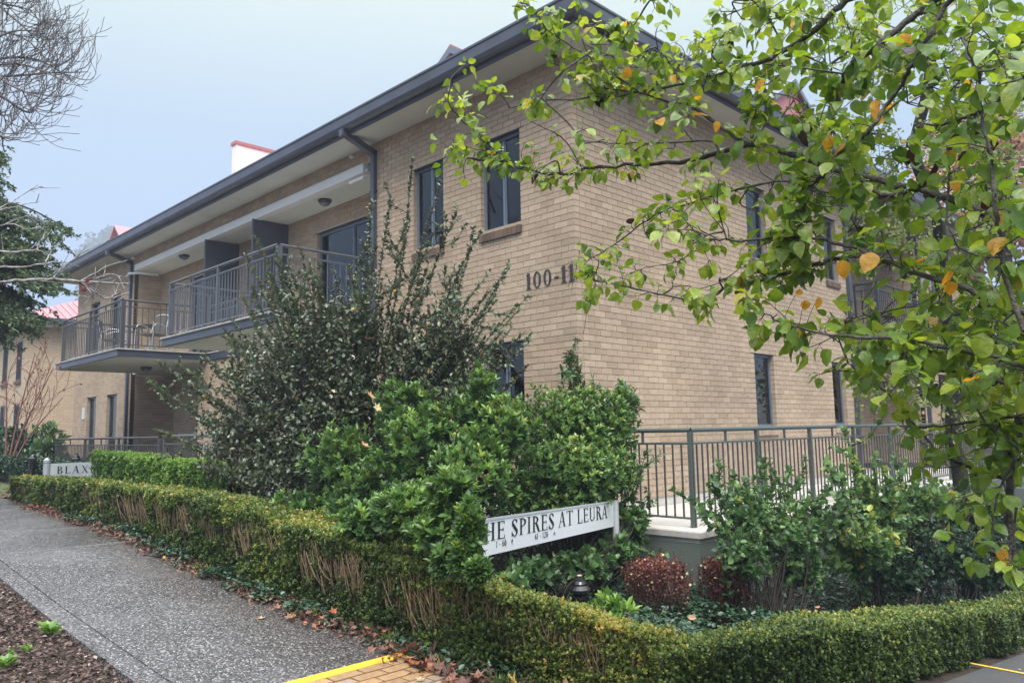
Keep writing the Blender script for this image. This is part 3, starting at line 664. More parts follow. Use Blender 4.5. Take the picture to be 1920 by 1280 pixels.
rl = bpy.data.objects.new('balcony_railing', None); COL.objects.link(rl); rl.parent = BL
rail_run(rl, (-11.3, .0), (-9.05, .0), 2.92, 4.0, .115, midrails=(3.35, 3.62))
# right side balcony
b = boxset('balcony_slab', [[-1.28, 9.2, 2.74, .62, 13.35, 2.9]], 'colorbond', BL)
rl = bpy.data.objects.new('balcony_railing', None); COL.objects.link(rl); rl.parent = BL
rail_run(rl, (.5, 9.3), (.5, 13.3), 2.92, 3.98, .11, 'frame_dark', 'frame_dark'); rail_run(rl, (.03, 9.3), (.45, 9.3), 2.92, 3.98, .11, 'frame_dark', 'frame_dark')
boxset('louvre', [[-1.28, 9.7 + .0, 5.25 + i * .09, -1.18, 12.3, 5.28 + i * .09] for i in range(5)], 'white', BL)
# ceiling lights
def ceil_light(c):
    l_ = lathe('ceiling_light', [[0, 0], [.135, 0], [.14, -.03], [.105, -.075]], c, 'lamp', BL, seg=18)
    lathe('lens', [[.104, -.0755], [.085, -.10], [.05, -.12], [0, -.126]], c, 'lampglass', l_, seg=18)
for q in ((609, 379), (345, 482)): ceil_light(hit(q[0], q[1] - 4, 2, 5.648))
ceil_light(hit(274, 688, 2, 2.728)); 
for x in (-5.1, -16.0): lathe('soffit_vent', [[0, 0], [.05, 0], [.05, -.03], [0, -.05]], (x, -.14, 5.98), 'plastic', BL, seg=10)
v_ = hit(157, 775, 1, 0); box('wall_vent', (v_[0] - .12, -.02, v_[2] - .18, v_[0] + .12, -.001, v_[2] + .18), 'plastic', BL)

# ------------------------------------------------------------------ serif lettering made of extruded strokes
GW = {'T': .72, 'H': .82, 'E': .66, 'S': .56, 'P': .62, 'I': .36, 'R': .74, 'A': .78, 'L': .64, 'U': .80, 'B': .66, 'X': .78, 'N': .82, 'D': .8, '0': .56, '1': .36, '6': .54, '2': .54, '-': .36, ' ': .32}
def arc(cx, cy, rx, ry, a0, a1, tk, tn, n=14):
    a = np.radians(np.linspace(a0, a1, n)); 
    th = tn + (tk - tn) * np.abs(np.cos(a))
    O = np.stack([cx + rx * np.cos(a), cy + ry * np.sin(a)], 1); I = np.stack([cx + (rx - th) * np.cos(a), cy + (ry - tn) * np.sin(a)], 1)
    return [np.array([O[i], O[i + 1], I[i + 1], I[i]]) for i in range(n - 1)]
def glyph(c, K=.13, T=.045):
    w_ = GW[c]; q = []
    R = lambda a, b, c_, d: q.append(np.array([[a, b], [c_, b], [c_, d], [a, d]]))
    def stem(x, y0=0, y1=1, k=K, s0=True, s1=True, sw=.09):
        R(x, y0, x + k, y1)
        if s0: R(x - sw, y0, x + k + sw, y0 + .025)
        if s1: R(x - sw, y1 - .025, x + k + sw, y1)
    def diag(xa, ya, xb, yb, k): q.append(np.array([[xa, ya], [xa + k, ya], [xb + k, yb], [xb, yb]]))
    if c == 'T': stem(w_ / 2 - K / 2, s1=False); R(.02, 1 - T, w_ - .02, 1); R(.02, .82, .05, 1); R(w_ - .05, .82, w_ - .02, 1)
    elif c == 'H': stem(.12); stem(w_ - .12 - K); R(.12, .49, w_ - .12, .49 + T)
    elif c == 'E': stem(.12, sw=.08); R(.12, 0, w_ - .04, T); R(.12, 1 - T, w_ - .07, 1); R(.12, .5, w_ - .14, .5 + T); R(w_ - .07, 0, w_ - .04, .2); R(w_ - .10, .82, w_ - .07, 1); R(w_ - .17, .42, w_ - .14, .62)
    elif c == 'L': stem(.12, sw=.08); R(.12, 0, w_ - .04, T); R(w_ - .07, 0, w_ - .04, .24)
    elif c == 'I': stem(w_ / 2 - K / 2)
    elif c == '1': stem(w_ / 2 - K / 2, s1=False); diag(w_ / 2 - K / 2 - .10, .86, w_ / 2, .99, .04)
    elif c == 'P': stem(.12); q += arc(.12 + K * .6, .745, w_ - .22, .255, -90, 90, K, T); R(.14, 1 - T, .3, 1); R(.14, .49, .3, .49 + T)
    elif c == 'R': stem(.12); q += arc(.12 + K * .6, .76, w_ - .36, .24, -90, 90, K, T); R(.14, 1 - T, .28, 1); R(.14, .52, .3, .52 + T); diag(w_ - .18, 0, .32, .54, K * 1.1); R(w_ - .2, 0, w_ + .05, .025)
    elif c == 'B': stem(.12); q += arc(.12 + K * .6, .76, w_ - .30, .24, -90, 90, K, T) + arc(.12 + K * .6, .27, w_ - .22, .27, -90, 90, K, T); R(.14, 1 - T, .28, 1); R(.14, .5, .3, .54); R(.14, 0, .28, T)
    elif c == 'S': q += arc(w_ / 2, .74, .21, .27, 30, 200, .10, T) ; q += arc(w_ / 2, .26, .23, .27, -150, 30, .10, T); q.append(np.array([[w_ / 2 - .215, .68], [w_ / 2 - .10, .76], [w_ / 2 + .235, .34], [w_ / 2 + .11, .27]])); R(w_ / 2 + .16, .76, w_ / 2 + .19, .98); R(w_ / 2 - .23, .02, w_ / 2 - .20, .26)
    elif c == 'A': diag(.06, 0, w_ / 2 - .04, 1, .045); diag(w_ - .10 - K, 0, w_ / 2 - .06, 1, K); R(.20, .32, w_ - .25, .32 + T); R(-.02, 0, .2, .025); R(w_ - .32, 0, w_ + .0, .025)
    elif c == 'U': stem(.12, .25, 1, s0=False, sw=.08); stem(w_ - .12 - .05, .25, 1, k=.05, s0=False, sw=.08); q += arc(w_ / 2, .27, w_ / 2 - .12, .27, -180, 0, .09, T)
    elif c == 'X': diag(w_ - .08 - K, 0, .08, 1, K); diag(.08, 0, w_ - .14, 1, .045); [R(a, b, a + .24, b + .025) for a in (0, w_ - .26) for b in (0, .975)]
    elif c == 'N': stem(.12, k=.05); stem(w_ - .17, k=.05, s0=False); diag(w_ - .12 - K, 0, .08, 1, K)
    elif c == 'D': stem(.12); q += arc(.12 + K * .4, .5, w_ - .2, .5, -90, 90, K, T, 18); R(.14, 1 - T, .25, 1); R(.14, 0, .25, T)
    elif c == '0': q += arc(w_ / 2, .5, w_ / 2 - .05, .5, 0, 360, .11, .035, 24)
    elif c == '6': q += arc(w_ / 2, .3, w_ / 2 - .05, .3, 0, 360, .09, .04, 18); q += arc(w_ / 2 + .14, .32, .36, .66, 100, 180, .09, .04, 8)
    elif c == '2': q += arc(w_ / 2, .74, .2, .26, -20, 160, .09, .04, 12); diag(.06, .04, w_ - .20, .62, .08); R(.05, 0, w_ - .04, .09)
    elif c == '-': R(.05, .36, w_ - .05, .44)
    return q
def lettering(name, text, origin, du, dv, dn, h, material, parent, tracking=.06, squash=1., depth=.004, K=.13, quads=None):
    """each character one mesh: extruded strokes in the plane spanned by du (right) and dv (up)"""
    x = 0.; du, dv, dn = map(np.asarray, (du, dv, dn)); total = sum(GW[c] + tracking for c in text) - tracking
    for c in text:
        qs = glyph(c, K)
        if qs:
            V = []; F = []
            for k, g in enumerate(qs):
                dz = depth + .00012 * k
                for z in (0, dz):
                    for u, v in g: V.append(origin + du * (x + u) * h * squash + dv * v * h + dn * z)
                b = 8 * k; F += [[b + 4, b + 5, b + 6, b + 7], [b, b + 1, b + 5, b + 4], [b + 1, b + 2, b + 6, b + 5], [b + 2, b + 3, b + 7, b + 6], [b + 3, b, b + 4, b + 7]]
            obj(name, V, F, material, parent)
        x += GW[c] + tracking
    return total * h * squash
a_ = hit(987, 543, 1, 0); b_ = hit(1078, 522, 1, 0); top_ = hit(990, 513, 1, 0)
hn = top_[2] - a_[2]; tot = sum(GW[c] + .10 for c in '100-11') - .10
lettering('house_numeral', '100-11', np.array([a_[0], -.002, a_[2]]), (1, 0, 0), (0, 0, 1), (0, -1, 0), hn, 'numeral', BL, tracking=.10, squash=(b_[0] - a_[0]) / (tot * hn), depth=.012, K=.15)

# ------------------------------------------------------------------ terrace, retaining wall, railings
zt = -.13
TR = thing('terrace', 'pale concrete terrace on a green grey rendered retaining wall beside the brick wall', 'terrace', (1.5, 3, -1.5))
boxset('terrace_floor', [[.0, -.36, zt - .12, 1.92, 16, zt], [-1.6, -.36, zt - .12, .0, -.0, zt], [-1.3, 9.2, zt - .12, 0, 13.4, zt]], 'concrete', TR)
boxset('coping', [[-1.6, -.40, zt - .065, 1.96, -.361, zt - .005], [1.921, -.36, zt - .065, 1.96, 16, zt - .005]], 'edge_tile', TR)
boxset('retaining_wall', [[-1.6, -.365, -2.4, 1.925, -.14, zt - .122], [1.70, -.14, -2.8, 1.925, 16, zt - .122], [-1.6, -.359, zt - .1215, -1.5, -.36, zt - .12]], 'render', TR)
tr_ = thing('terrace_railing', 'green grey metal railing along the terrace edge beside the side wall', 'railing', (1.68, 0, zt))
rail_run(tr_, (1.68, -.08), (-.9, -.08), zt, .955, .115, 'railgreen', 'railbrown', post_every=1.6, hand_r=.028, second=.14, gap=.09)
rail_run(tr_, (1.68, -.06), (1.68, 12.2), zt, .955, .115, 'railgreen', 'railbrown', post_every=1.55, hand_r=.028, second=.14, gap=.09)
tr2 = thing('terrace_railing', 'pale far section of terrace railing behind the tree trunk at right', 'railing', (3.2, 12, zt - .4))
rail_run(tr2, (1.75, 12.3), (5.5, 12.3), -.45, .62, .115, 'railgreen', 'alu', post_every=1.9)
boxset('planter_wall', [[1.98, 12.1, -2.8, 5.6, 12.5, -.46]], 'render', tr2)
vr1 = thing('veranda_railing', 'charcoal railing of the far ground floor veranda', 'railing', (-12, -2, -.05))
rail_run(vr1, (-15.35, -2.0), (-8.75, -2.0), -.05, .98, .11, 'railbrown', 'railbrown')
boxset('veranda_floor', [[-15.5, -2.1, -.25, -1.7, -.01, -.06]], 'concrete', vr1)
vr2 = thing('veranda_railing', 'grey railing of the nearer ground floor veranda behind the big shrub', 'railing', (-5, -2, -.05))
rail_run(vr2, (-8.45, -2.02), (-1.9, -2.02), -.05, 1.0, .11, 'ralgrey', 'railbrown', hand_r=.032)

# ------------------------------------------------------------------ balcony furniture
def chair(x, y, rot, label):
    t = thing('patio_chair', label, 'chair', (x, y, 2.922), 'patio chairs on the far balcony'); t.rotation_euler = (0, 0, rot)
    def lo(P): return np.array(P)
    def tb(name, Ls, m): V, F = tubes([(smooth_line(P, 5), .012) for P in Ls], 6); link(name, mesh_data(name, V, F, m, smooth=True), t)
    for s in (-1, 1):
        tb('leg', [[(.24 * s, -.27, 0), (.25 * s, -.25, .35), (.25 * s, -.20, .62), (.25 * s, .0, .66), (.22 * s, .24, .58)]], 'alu')
        tb('leg', [[(.24 * s, .26, 0), (.23 * s, .2, .42), (.2 * s, .24, .6), (.2 * s, .30, .86)]], 'alu')
    tb('back_frame', [[(-.2, .30, .84), (-.15, .32, .92), (0, .325, .94), (.15, .32, .92), (.2, .30, .84)]], 'alu')
    V, F = boxes([[-.22, -.25, .41, .22, .22, .43]]); link('seat', mesh_data('seat', V, F, 'mesh'), t)
    V, F = boxes([[-.2, .24, .44, .2, .255, .9]]); V[V[:, 2] > .6, 1] += .06; link('backrest', mesh_data('backrest', V, F, 'mesh'), t)
    return t
chair(-12.05, -1.0, .5, 'patio chair with dark mesh back nearest the balcony corner')
chair(-13.6, -1.35, 2.6, 'patio chair seen through the balusters, left of the round table')
t = thing('patio_table', 'round patio table with crossed metal legs on the far balcony', 'table', (-12.75, -.75, 2.922))
lathe('table_top', [[0, .70], [.42, .70], [.43, .715], [.42, .73], [0, .73]], (-12.75, -.75, 2.922), 'mesh', t, seg=24)
for k in range(4):
    a = math.pi / 4 + k * math.pi / 2; V = np.array([[.3 * math.cos(a), .3 * math.sin(a), 0], [-.3 * math.cos(a), -.3 * math.sin(a), .7]]) + np.array([-12.75, -.75, 2.922])
    tubeobj('leg', [(V, .012)], 'alu', t)

# ------------------------------------------------------------------ neighbouring building
nb_ = thing('neighbour_building', 'sandy brick building with pinkish red metal roof beyond the far end of the street wall', 'building', (-31, 4, 0))
nc = at(40, 830, 30); nx, nyy = nc[0], nc[1]; ztn = 5.45
boxset('wall', [[nx - 14, nyy, -.5, nx, nyy + 12, ztn]], 'farbrick', nb_)
boxset('gutter', [[nx - 14.6, nyy - .6, ztn + .02, nx + .6, nyy + 12.6, ztn + .26]], 'colorbond', nb_)
boxset('soffit', [[nx - 14.5, nyy - .5, ztn - .05, nx + .5, nyy + 12.5, ztn + .019]], 'soffit', nb_)
zz = ztn + .27; ax0, ax1, ay0, ay1 = nx - 14.6, nx + .6, nyy - .6, nyy + 12.6; ry = (ay1 - ay0) / 2; tt = .42
V = []; Fq = []; S = []
obj('roof', [[ax0, ay0, zz], [ax1, ay0, zz], [ax1, ay1, zz], [ax0, ay1, zz], [ax0 + ry, ay0 + ry, zz + ry * tt], [ax1 - ry, ay0 + ry, zz + ry * tt]], [0, 1, 5, 4, 1, 2, 5, 2, 3, 4, 5, 3, 0, 4], 'roof_pink', nb_, sizes=[4, 3, 4, 3])
Bx = []
rb = []
for k in range(1, 44):                                       # roof ribs on the face turned to us
    y = ay0 + k * .3
    dtop = min(k * .3, (ay1 - ay0) - k * .3)
    rb.append((np.array([[ax1, y, zz + .02], [ax1 - dtop * .97, y, zz + dtop * tt * .97 + .02]]), .022))
tubeobj('roof_ribs', rb, 'roof_pink', nb_, sides=4, kind='stuff')
for (a, b, c, d) in ((nx - 1.35, nx - .55, 3.3, 4.9), (nx - 3.6, nx - 2.8, 3.3, 4.9), (nx - 1.35, nx - .55, .4, 2.4), (nx - 3.6, nx - 2.8, .4, 2.4)):
    f_ = boxset('window', [[a, nyy - .01, c, a + .06, nyy + .05, d], [b - .06, nyy - .01, c, b, nyy + .05, d], [a + .06, nyy - .01, d - .06, b - .06, nyy + .05, d], [a + .06, nyy - .01, c, b - .06, nyy + .05, c + .06]], 'frame_dark', nb_)
    box('pane', (a + .06, nyy - .006, c + .06, b - .06, nyy - .002, d - .06), 'glassdark', f_)
    box('sill', (a - .05, nyy - .08, c - .12, b + .05, nyy - .001, c - .01), 'brick_dark', f_, var=np.full(8, .5))
fh = thing('far_gable_house', 'white gable of a distant house with pale red roof peeping above the gutter', 'building', at(228, 470, 34))
q0 = at(228, 424, 34)
obj('gable_wall', [[q0[0] - 1.5, q0[1], -1], [q0[0] + 1.5, q0[1], -1], [q0[0] + 1.5, q0[1], q0[2] - 1.4], [q0[0], q0[1], q0[2] - .12], [q0[0] - 1.5, q0[1], q0[2] - 1.4],
                    [q0[0] - 1.5, q0[1] + 8, -1], [q0[0] + 1.5, q0[1] + 8, -1], [q0[0] + 1.5, q0[1] + 8, q0[2] - 1.4], [q0[0], q0[1] + 8, q0[2] - .12], [q0[0] - 1.5, q0[1] + 8, q0[2] - 1.4]],
    [0, 1, 2, 3, 4, 9, 8, 7, 6, 5, 1, 6, 7, 2, 5, 0, 4, 9], 'white', fh, sizes=[5, 5, 4, 4])
V = [[q0[0] - 1.8, q0[1] - .3, q0[2] - 1.62], [q0[0], q0[1] - .3, q0[2]], [q0[0] + 1.8, q0[1] - .3, q0[2] - 1.62]]; V += [[a, b + 8.6, c] for a, b, c in V]; V += [[a, b, c - .1] for a, b, c in V]
obj('roof', V, [[0, 1, 4, 3], [1, 2, 5, 4], [6, 9, 10, 7], [7, 10, 11, 8], [0, 6, 7, 1], [1, 7, 8, 2]], 'roof_pink', fh)

# ------------------------------------------------------------------ signs
def arrow(parent, o, du, dv, dn, s, up, name='arrow'):
    Q = [[(-.04, 0), (.04, 0), (.04, .85), (-.04, .85)], [(-.32, .55), (-.22, .50), (.03, .94), (0, 1.)], [(.32, .55), (0, 1.), (-.03, .94), (.22, .50)]]
    V = []; F = []
    for k, g in enumerate(Q):
        for z in (0, .002 + .0001 * k):
            for u, v in g:
                if not up: u, v = v - .5, -u + .5
                V.append(o + du * u * s + dv * v * s + dn * z)
        b = 8 * k; F += [[b + 4, b + 5, b + 6, b + 7], [b, b + 1, b + 5, b + 4], [b + 1, b + 2, b + 6, b + 5], [b + 2, b + 3, b + 7, b + 6], [b + 3, b, b + 4, b + 7]]
    obj(name, V, F, 'ink', parent)
tr0 = at(1150, 939, 8.2); br0 = at(1148, 985.5, 8.2); tl0 = at(925, 971, 5.75)
hsg = tr0[2] - br0[2]
du = nrm((tr0 - tl0)); dvv = nrm(np.array([0, 0, 1.]) - du * du[2]); dn = np.cross(du, dvv); dn = dn if np.dot(dn, CAM - tr0) > 0 else -dn
Lsg = 3.05; TL = tr0 - du * Lsg; SG = thing('name_sign', 'long white sign reading THE SPIRES AT LEURA, left end buried in the shrub', 'sign', br0 + np.array([0, 0, -.5]))
hs = hsg / max(dvv[2], .9)
def slab3(o, a, b, c): V = [o, o + a, o + a + b, o + b]; V += [v + c for v in V]; return np.array(V), BF
V, F = slab3(TL - dvv * hs - dn * .03, du * Lsg, dvv * hs, dn * .03); obj('panel', V, F, 'signwhite', SG)
V, F = slab3(TL - dvv * .012 - dn * .001, du * Lsg, dvv * .018, dn * .006); obj('panel_trim', V, F, 'signpost', SG)
for s in (Lsg + .05, .12):
    b0 = TL + du * s; g0 = H(b0[0], b0[1]) - .1
    tubeobj('post', [(np.array([[b0[0] - dn[0] * .04 * (s < 1), b0[1] - dn[1] * .04 * (s < 1), g0], [b0[0] - dn[0] * .04 * (s < 1), b0[1] - dn[1] * .04 * (s < 1), b0[2] + .01]]), .038)], 'signpost', SG, sides=14)
lh = .60 * hs
txt = 'THE SPIRES AT LEURA'; tot = sum(GW[c] + .07 for c in txt) - .07
# text right end at px ~1140, S starts near px 957
def on_panel(px, py):
    r_ = ray(px, py); t_ = np.dot(TL - CAM, dn) / np.dot(r_, dn); q = CAM + r_ * t_ - TL; return np.dot(q, du), np.dot(q, dvv)
uR, vR = on_panel(1139, 972); uS, vS = on_panel(958, 1003); 
wS = sum(GW[c] + .07 for c in 'THE '); sq = (uR - uS) / ((tot - wS) * 1.)
htx = 1.
uL0 = uR - tot * sq; _, vA = on_panel(1136, 949); _, vB = on_panel(1136, 970.5); lh = abs(vA - vB) * 1.12
lettering('letter', txt, TL + du * uL0 + dvv * vB + dn * .0008, du, dvv, dn, lh, 'ink', SG, tracking=.07, squash=sq / lh, depth=.002)
for tx, (p1, p2) in (('1 - 60', ((930, 1026), (949, 1015))), ('61 - 120', ((1002.5, 1011), (1027, 1001)))):
    u1_, v1_ = on_panel(*p1); u2_, v2_ = on_panel(*p2); t_ = sum(GW[c] + .07 for c in tx) - .07; hh = .36 * lh
    lettering('numeral', tx, TL + du * u1_ + dvv * v1_ + dn * .0008, du, dvv, dn, hh, 'ink', SG, tracking=.07, squash=(u2_ - u1_) / (t_ * hh), depth=.0015, K=.11)
u1_, v1_ = on_panel(960, 1021); arrow(SG, TL + du * u1_ + dvv * v1_ + dn * .0008, du, dvv, dn, .36 * lh, True)
u1_, v1_ = on_panel(1039, 1005); arrow(SG, TL + du * u1_ + dvv * v1_ + dn * .0008, du, dvv, dn, .38 * lh, False)
# far sign
p_ = at(88, 862, 14.3); S2 = thing('name_sign', 'white sign with black letters BLAXL showing over the far end of the hedge', 'sign', (p_[0], p_[1], -.1))
box('panel', (p_[0] - .02, p_[1] + .06, .10, p_[0] + .02, p_[1] + 2.1, p_[2] - .07), 'signwhite', S2)
for yy in (p_[1], p_[1] + 2.16): 
    pst = lathe('post', [[.055, -.3], [.055, p_[2] - .0], [.02, p_[2] + .035], [0, p_[2] + .04]], (p_[0], yy, 0), 'signpost', S2, seg=16)
    lathe('band', [[.057, p_[2] - .06], [.057, p_[2] - .05]], (p_[0], yy, 0), 'frame', pst, seg=16)
lettering('letter', 'BLAXLAND', np.array([p_[0] + .021, p_[1] + .16, p_[2] - .07 - .055 - .135]), (0, 1, 0), (0, 0, 1), (1, 0, 0), .135, 'ink', S2, tracking=.16, squash=1.2, depth=.003)
# bollard lights
def bollard(p, label, k=1.):
    b = thing('bollard_light', label, 'bollard light', (p[0], p[1], float(H(p[0], p[1]))), 'black bollard garden lights')
    z = p[2]; g0 = float(H(p[0], p[1])) - .05
    lathe('post', [[.045 * k, g0], [.045 * k, z - .30 * k]], (p[0], p[1], 0), 'blackgloss', b, seg=16)
    pr_ = [[.045, -.30], [.075, -.285], [.078, -.27], [.06, -.262]]
    for i in range(4): h0 = -.255 + i * .036; pr_ += [[.074, h0], [.08, h0 + .006], [.08, h0 + .012], [.058, h0 + .022], [.058, h0 + .034]]
    lathe('lamp_head', [[a * k, z + c * k] for a, c in pr_], (p[0], p[1], 0), 'blackgloss', b, seg=20)
    lathe('cap', [[a * k, z + c * k] for a, c in [[.058, -.105], [.088, -.10], [.088, -.075], [.062, -.045], [.062, -.03], [.05, -.01], [.0, .012]]], (p[0], p[1], 0), 'blackgloss', b, seg=20)
p_ = at(1087, 1086, 6.5); bollard(p_, 'black bollard light in front of the ivy, below the long sign')
bollard(at(62, 852, 16.5), 'distant black bollard light left of the far sign post', 1.0)
bollard(at(143, 853, 16.5), 'distant black bollard light behind the far sign panel', 1.0)

HAZE = 0.0024
# ================================================================== vegetation
ZUP = np.array([0, 0, 1.])
def whorls(r, C_, Dr, nleaf, size, spread=.9, droop=.0, rad=.0):
    """nleaf leaves fanned round each twig tip C_ pointing along Dr"""
    n = len(C_); Dn = Dr / np.linalg.norm(Dr, axis=1)[:, None]
    A = np.cross(Dn, rdir(r, n)); A /= np.linalg.norm(A, axis=1)[:, None]; B_ = np.cross(Dn, A)
    th = (np.arange(nleaf)[None] * 2.4 + r.rand(n, 1) * 6.28); sp = spread * (.55 + .6 * r.rand(n, nleaf))
    D = Dn[:, None] + sp[..., None] * (np.cos(th)[..., None] * A[:, None] + np.sin(th)[..., None] * B_[:, None]) + r.randn(n, nleaf, 3) * .1
    D[..., 2] -= droop * r.rand(n, nleaf)
    P = np.repeat(C_[:, None], nleaf, 1) - Dn[:, None] * (np.linspace(0, 1, nleaf)[None, :, None] * size * .6)
    Nn = Dn[:, None] - D * .3 + ZUP * .35 + r.randn(n, nleaf, 3) * .15
    return P.reshape(-1, 3), D.reshape(-1, 3), Nn.reshape(-1, 3)
def hedge(name, label, line, wid, hgt, zoff, n_side, n_top, size, material, cat='hedge', seed=0, backdrop=lambda x, y: .07, stems=0, vbias=0., far_scale=.12, skirt=True, rough=.05, tip=.55, patch=()):
    """clipped hedge along a polyline (front face line), width to its left; leaves in a shell plus core and stems"""
    r = RS(seed); Pl = np.array(line, float); seg = np.linalg.norm(np.diff(Pl, axis=0), axis=1); cum = np.r_[0, np.cumsum(seg)]
    def pos(s):
        k = np.clip(np.searchsorted(cum, s, 'right') - 1, 0, len(seg) - 1); t = (s - cum[k]) / seg[k]
        P = Pl[k] + (Pl[k + 1] - Pl[k]) * t[:, None]; d = (Pl[k + 1] - Pl[k]) / seg[k][:, None]
        return P, np.stack([-d[:, 1], d[:, 0]], 1), d
    base = np.array([*Pl.mean(0), 0]); base[2] = float(H(base[0], base[1]))
    root = thing(name, label, cat, base)
    tot = cum[-1]
    def top(P): 
        h = hgt(P[:, 0], P[:, 1]) if callable(hgt) else np.full(len(P), hgt)
        return h
    # density falls with distance, size grows
    ss = np.linspace(0, tot, 400); Pm, _, _ = pos(ss); dist = np.linalg.norm(Pm - CAM[:2], axis=1)
    wgt = 1 / (dist ** 1.35); cw = np.cumsum(wgt); cw /= cw[-1]
    def samp(n): return np.interp(r.rand(n), cw, ss)
    PP = []; NN = []; VV = []
    for n, kind in ((n_side, 'f'), (n_top, 't'), (int(n_side * .12), 'b'), (max(200, int(n_side * .05)), 'e0'), (max(200, int(n_side * .05)), 'e1')):
        s = samp(n)
        if kind == 'e0': s = r.rand(n) * .02
        if kind == 'e1': s = tot - r.rand(n) * .02
        P, nl, d = pos(s); hh = top(P); bulge = .055 * vnoise(np.c_[P, P[:, 0] * 0], seed + 1, 2.6)
        dep = np.abs(r.randn(n)) * rough * .8
        q = r.rand(n)
        if kind == 'f':
            z = hh * q ** .8; off = dep - bulge + .05 * vnoise(np.c_[P * 6, z * 6], seed + 2, 1.) ; nrmv = np.c_[-nl, np.full(n, .25)]
            if stems:
                leafy = np.clip(.42 + .8 * (z / hh > .74) + .5 * (vnoise(np.c_[P * 2.2, z * 4], seed + 7) > .2) + .25 * (z / hh < .25) + np.clip((P[:, 0] - 1.9) / .8, 0, 1), 0, 1); keep = r.rand(n) < leafy; off = off + .07 * np.clip(1 - leafy, 0, 1) * (z / hh < .8)
            else: keep = r.rand(n) < np.clip(1.1 - .25 * (vnoise(np.c_[P * 3, z * 5], seed + 7) < -.5), 0, 1)
        elif kind == 'b': z = (hh - backdrop(P[:, 0], P[:, 1])) * q; off = wid - dep + bulge; nrmv = np.c_[nl, np.full(n, .2)]; keep = np.ones(n, bool)
        elif kind == 't': z = hh - backdrop(P[:, 0], P[:, 1]) * q ** 1.4 - dep * .8 + .028 * vnoise(np.c_[P * 5, q * 3], seed + 3) + .035 * vnoise(np.c_[P * 1.5, q * 0 + q * 2], seed + 4); off = wid * q; nrmv = np.c_[nl * (q[:, None] - .5) * .5, np.full(n, 1.)]; keep = np.ones(n, bool)
        else:
            off = wid * r.rand(n); z = (hh - backdrop(P[:, 0], P[:, 1]) * (off / wid) ** 1.4) * q; sg = -1 if kind == 'e0' else 1; P = P + d * sg * (.03 - dep[:, None]); nrmv = np.c_[d * sg, np.full(n, .2)]; keep = np.ones(n, bool)
        p = np.c_[P + nl * off[:, None], H(P[:, 0], P[:, 1]) + zoff + z]
        dd_ = nrmv / np.linalg.norm(nrmv, axis=1)[:, None]
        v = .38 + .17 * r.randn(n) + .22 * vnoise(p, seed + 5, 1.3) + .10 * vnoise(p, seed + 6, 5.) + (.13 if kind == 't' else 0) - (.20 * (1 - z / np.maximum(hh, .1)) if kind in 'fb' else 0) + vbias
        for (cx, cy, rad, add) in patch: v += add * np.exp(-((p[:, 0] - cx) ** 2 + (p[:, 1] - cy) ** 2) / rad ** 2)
        PP.append(p[keep]); NN.append(dd_[keep]); VV.append(v[keep])
    P = np.concatenate(PP); Nn = np.concatenate(NN); v = np.concatenate(VV)
    k_ = r.rand(len(P)) < 1 / 6.; P = P[k_]; Nn = Nn[k_]; v = v[k_]; dist = np.linalg.norm(P - CAM, axis=1); m_ = len(P)
    P = P + Nn * (np.abs(r.randn(m_)) * .018)[:, None]
    nl_ = 7; s_ = (size * (1 + far_scale * np.maximum(dist - 5, 0)))
    P2, D2, N2 = whorls(r, P, Nn * .7 + rdir(r, m_) * .5 + ZUP * tip, nl_, 1e-3, 1.0)
    P2 = P2 + (np.repeat(Nn * .3 + rdir(r, m_) * .3 + ZUP * .5, nl_, 0) * (np.tile(np.linspace(-1.5, .4, nl_), m_) * np.repeat(s_, nl_))[:, None])
    S = np.repeat(s_, nl_) * (.7 + .6 * r.rand(len(P2))); vv_ = np.clip(np.repeat(v + .10 * r.randn(m_), nl_) + .06 * r.randn(len(P2)) + np.tile(np.linspace(-.12, .12, nl_), m_), 0, 1)
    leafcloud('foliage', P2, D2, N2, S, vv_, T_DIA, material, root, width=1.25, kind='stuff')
    # solid dark core put in to stop views through the leaves
    m = 60; s = np.linspace(.06, tot - .06, m); P, nl, d = pos(s); hh = top(P); V = []
    for i in range(m):
        g = float(H(*P[i])) + zoff
        for o, zz_ in ((.10, -.05), (.09, hh[i] * .55), (.12, hh[i] - .09), (wid - .12, hh[i] - .10 - float(backdrop(P[i][0], P[i][1]))), (wid - .09, hh[i] * .5), (wid - .10, -.05)):
            V.append([*(P[i] + nl[i] * (o + .02 * math.sin(i * 2.1 + zz_ * 9))), g + zz_])
    F = [[i * 6 + j, i * 6 + (j + 1) % 6, (i + 1) * 6 + (j + 1) % 6, (i + 1) * 6 + j] for i in range(m - 1) for j in range(6)]
    obj('dark_core', V, F, 'hedgecore', root)
    if stems:
        s = samp(stems); P, nl, d = pos(s); hh = top(P); Ls = []
        for i in range(stems):
            g = float(H(*P[i])) + zoff; z0_ = hh[i] * (.05 + .45 * r.rand()); z1_ = hh[i] * (.72 + .22 * r.rand()); k = r.randn(3) * .03
            ln = (r.rand() * .12 + .02)
            a = np.array([*(P[i] + nl[i] * (.09 + .04 * r.rand())), g + z0_]); b = np.array([*(P[i] + nl[i] * (-.02 + .05 * r.rand()) + d[i] * (ln if r.rand() < .7 else -ln)), g + z1_])
            Ls.append((np.array([a, (a * .6 + b * .4) + np.array([*(-nl[i] * .01), 0]) + k * .5, (a * .25 + b * .75) + k * .5, b]), np.array([.0042, .0038, .003, .002]) * (.6 + .8 * r.rand()) * (1 + .1 * max(0, np.linalg.norm(a - CAM) - 5))))
        V, F = tubes(Ls, 4); obj('bare_stems', V, F, 'twig_tan', root, kind='stuff')
    return root
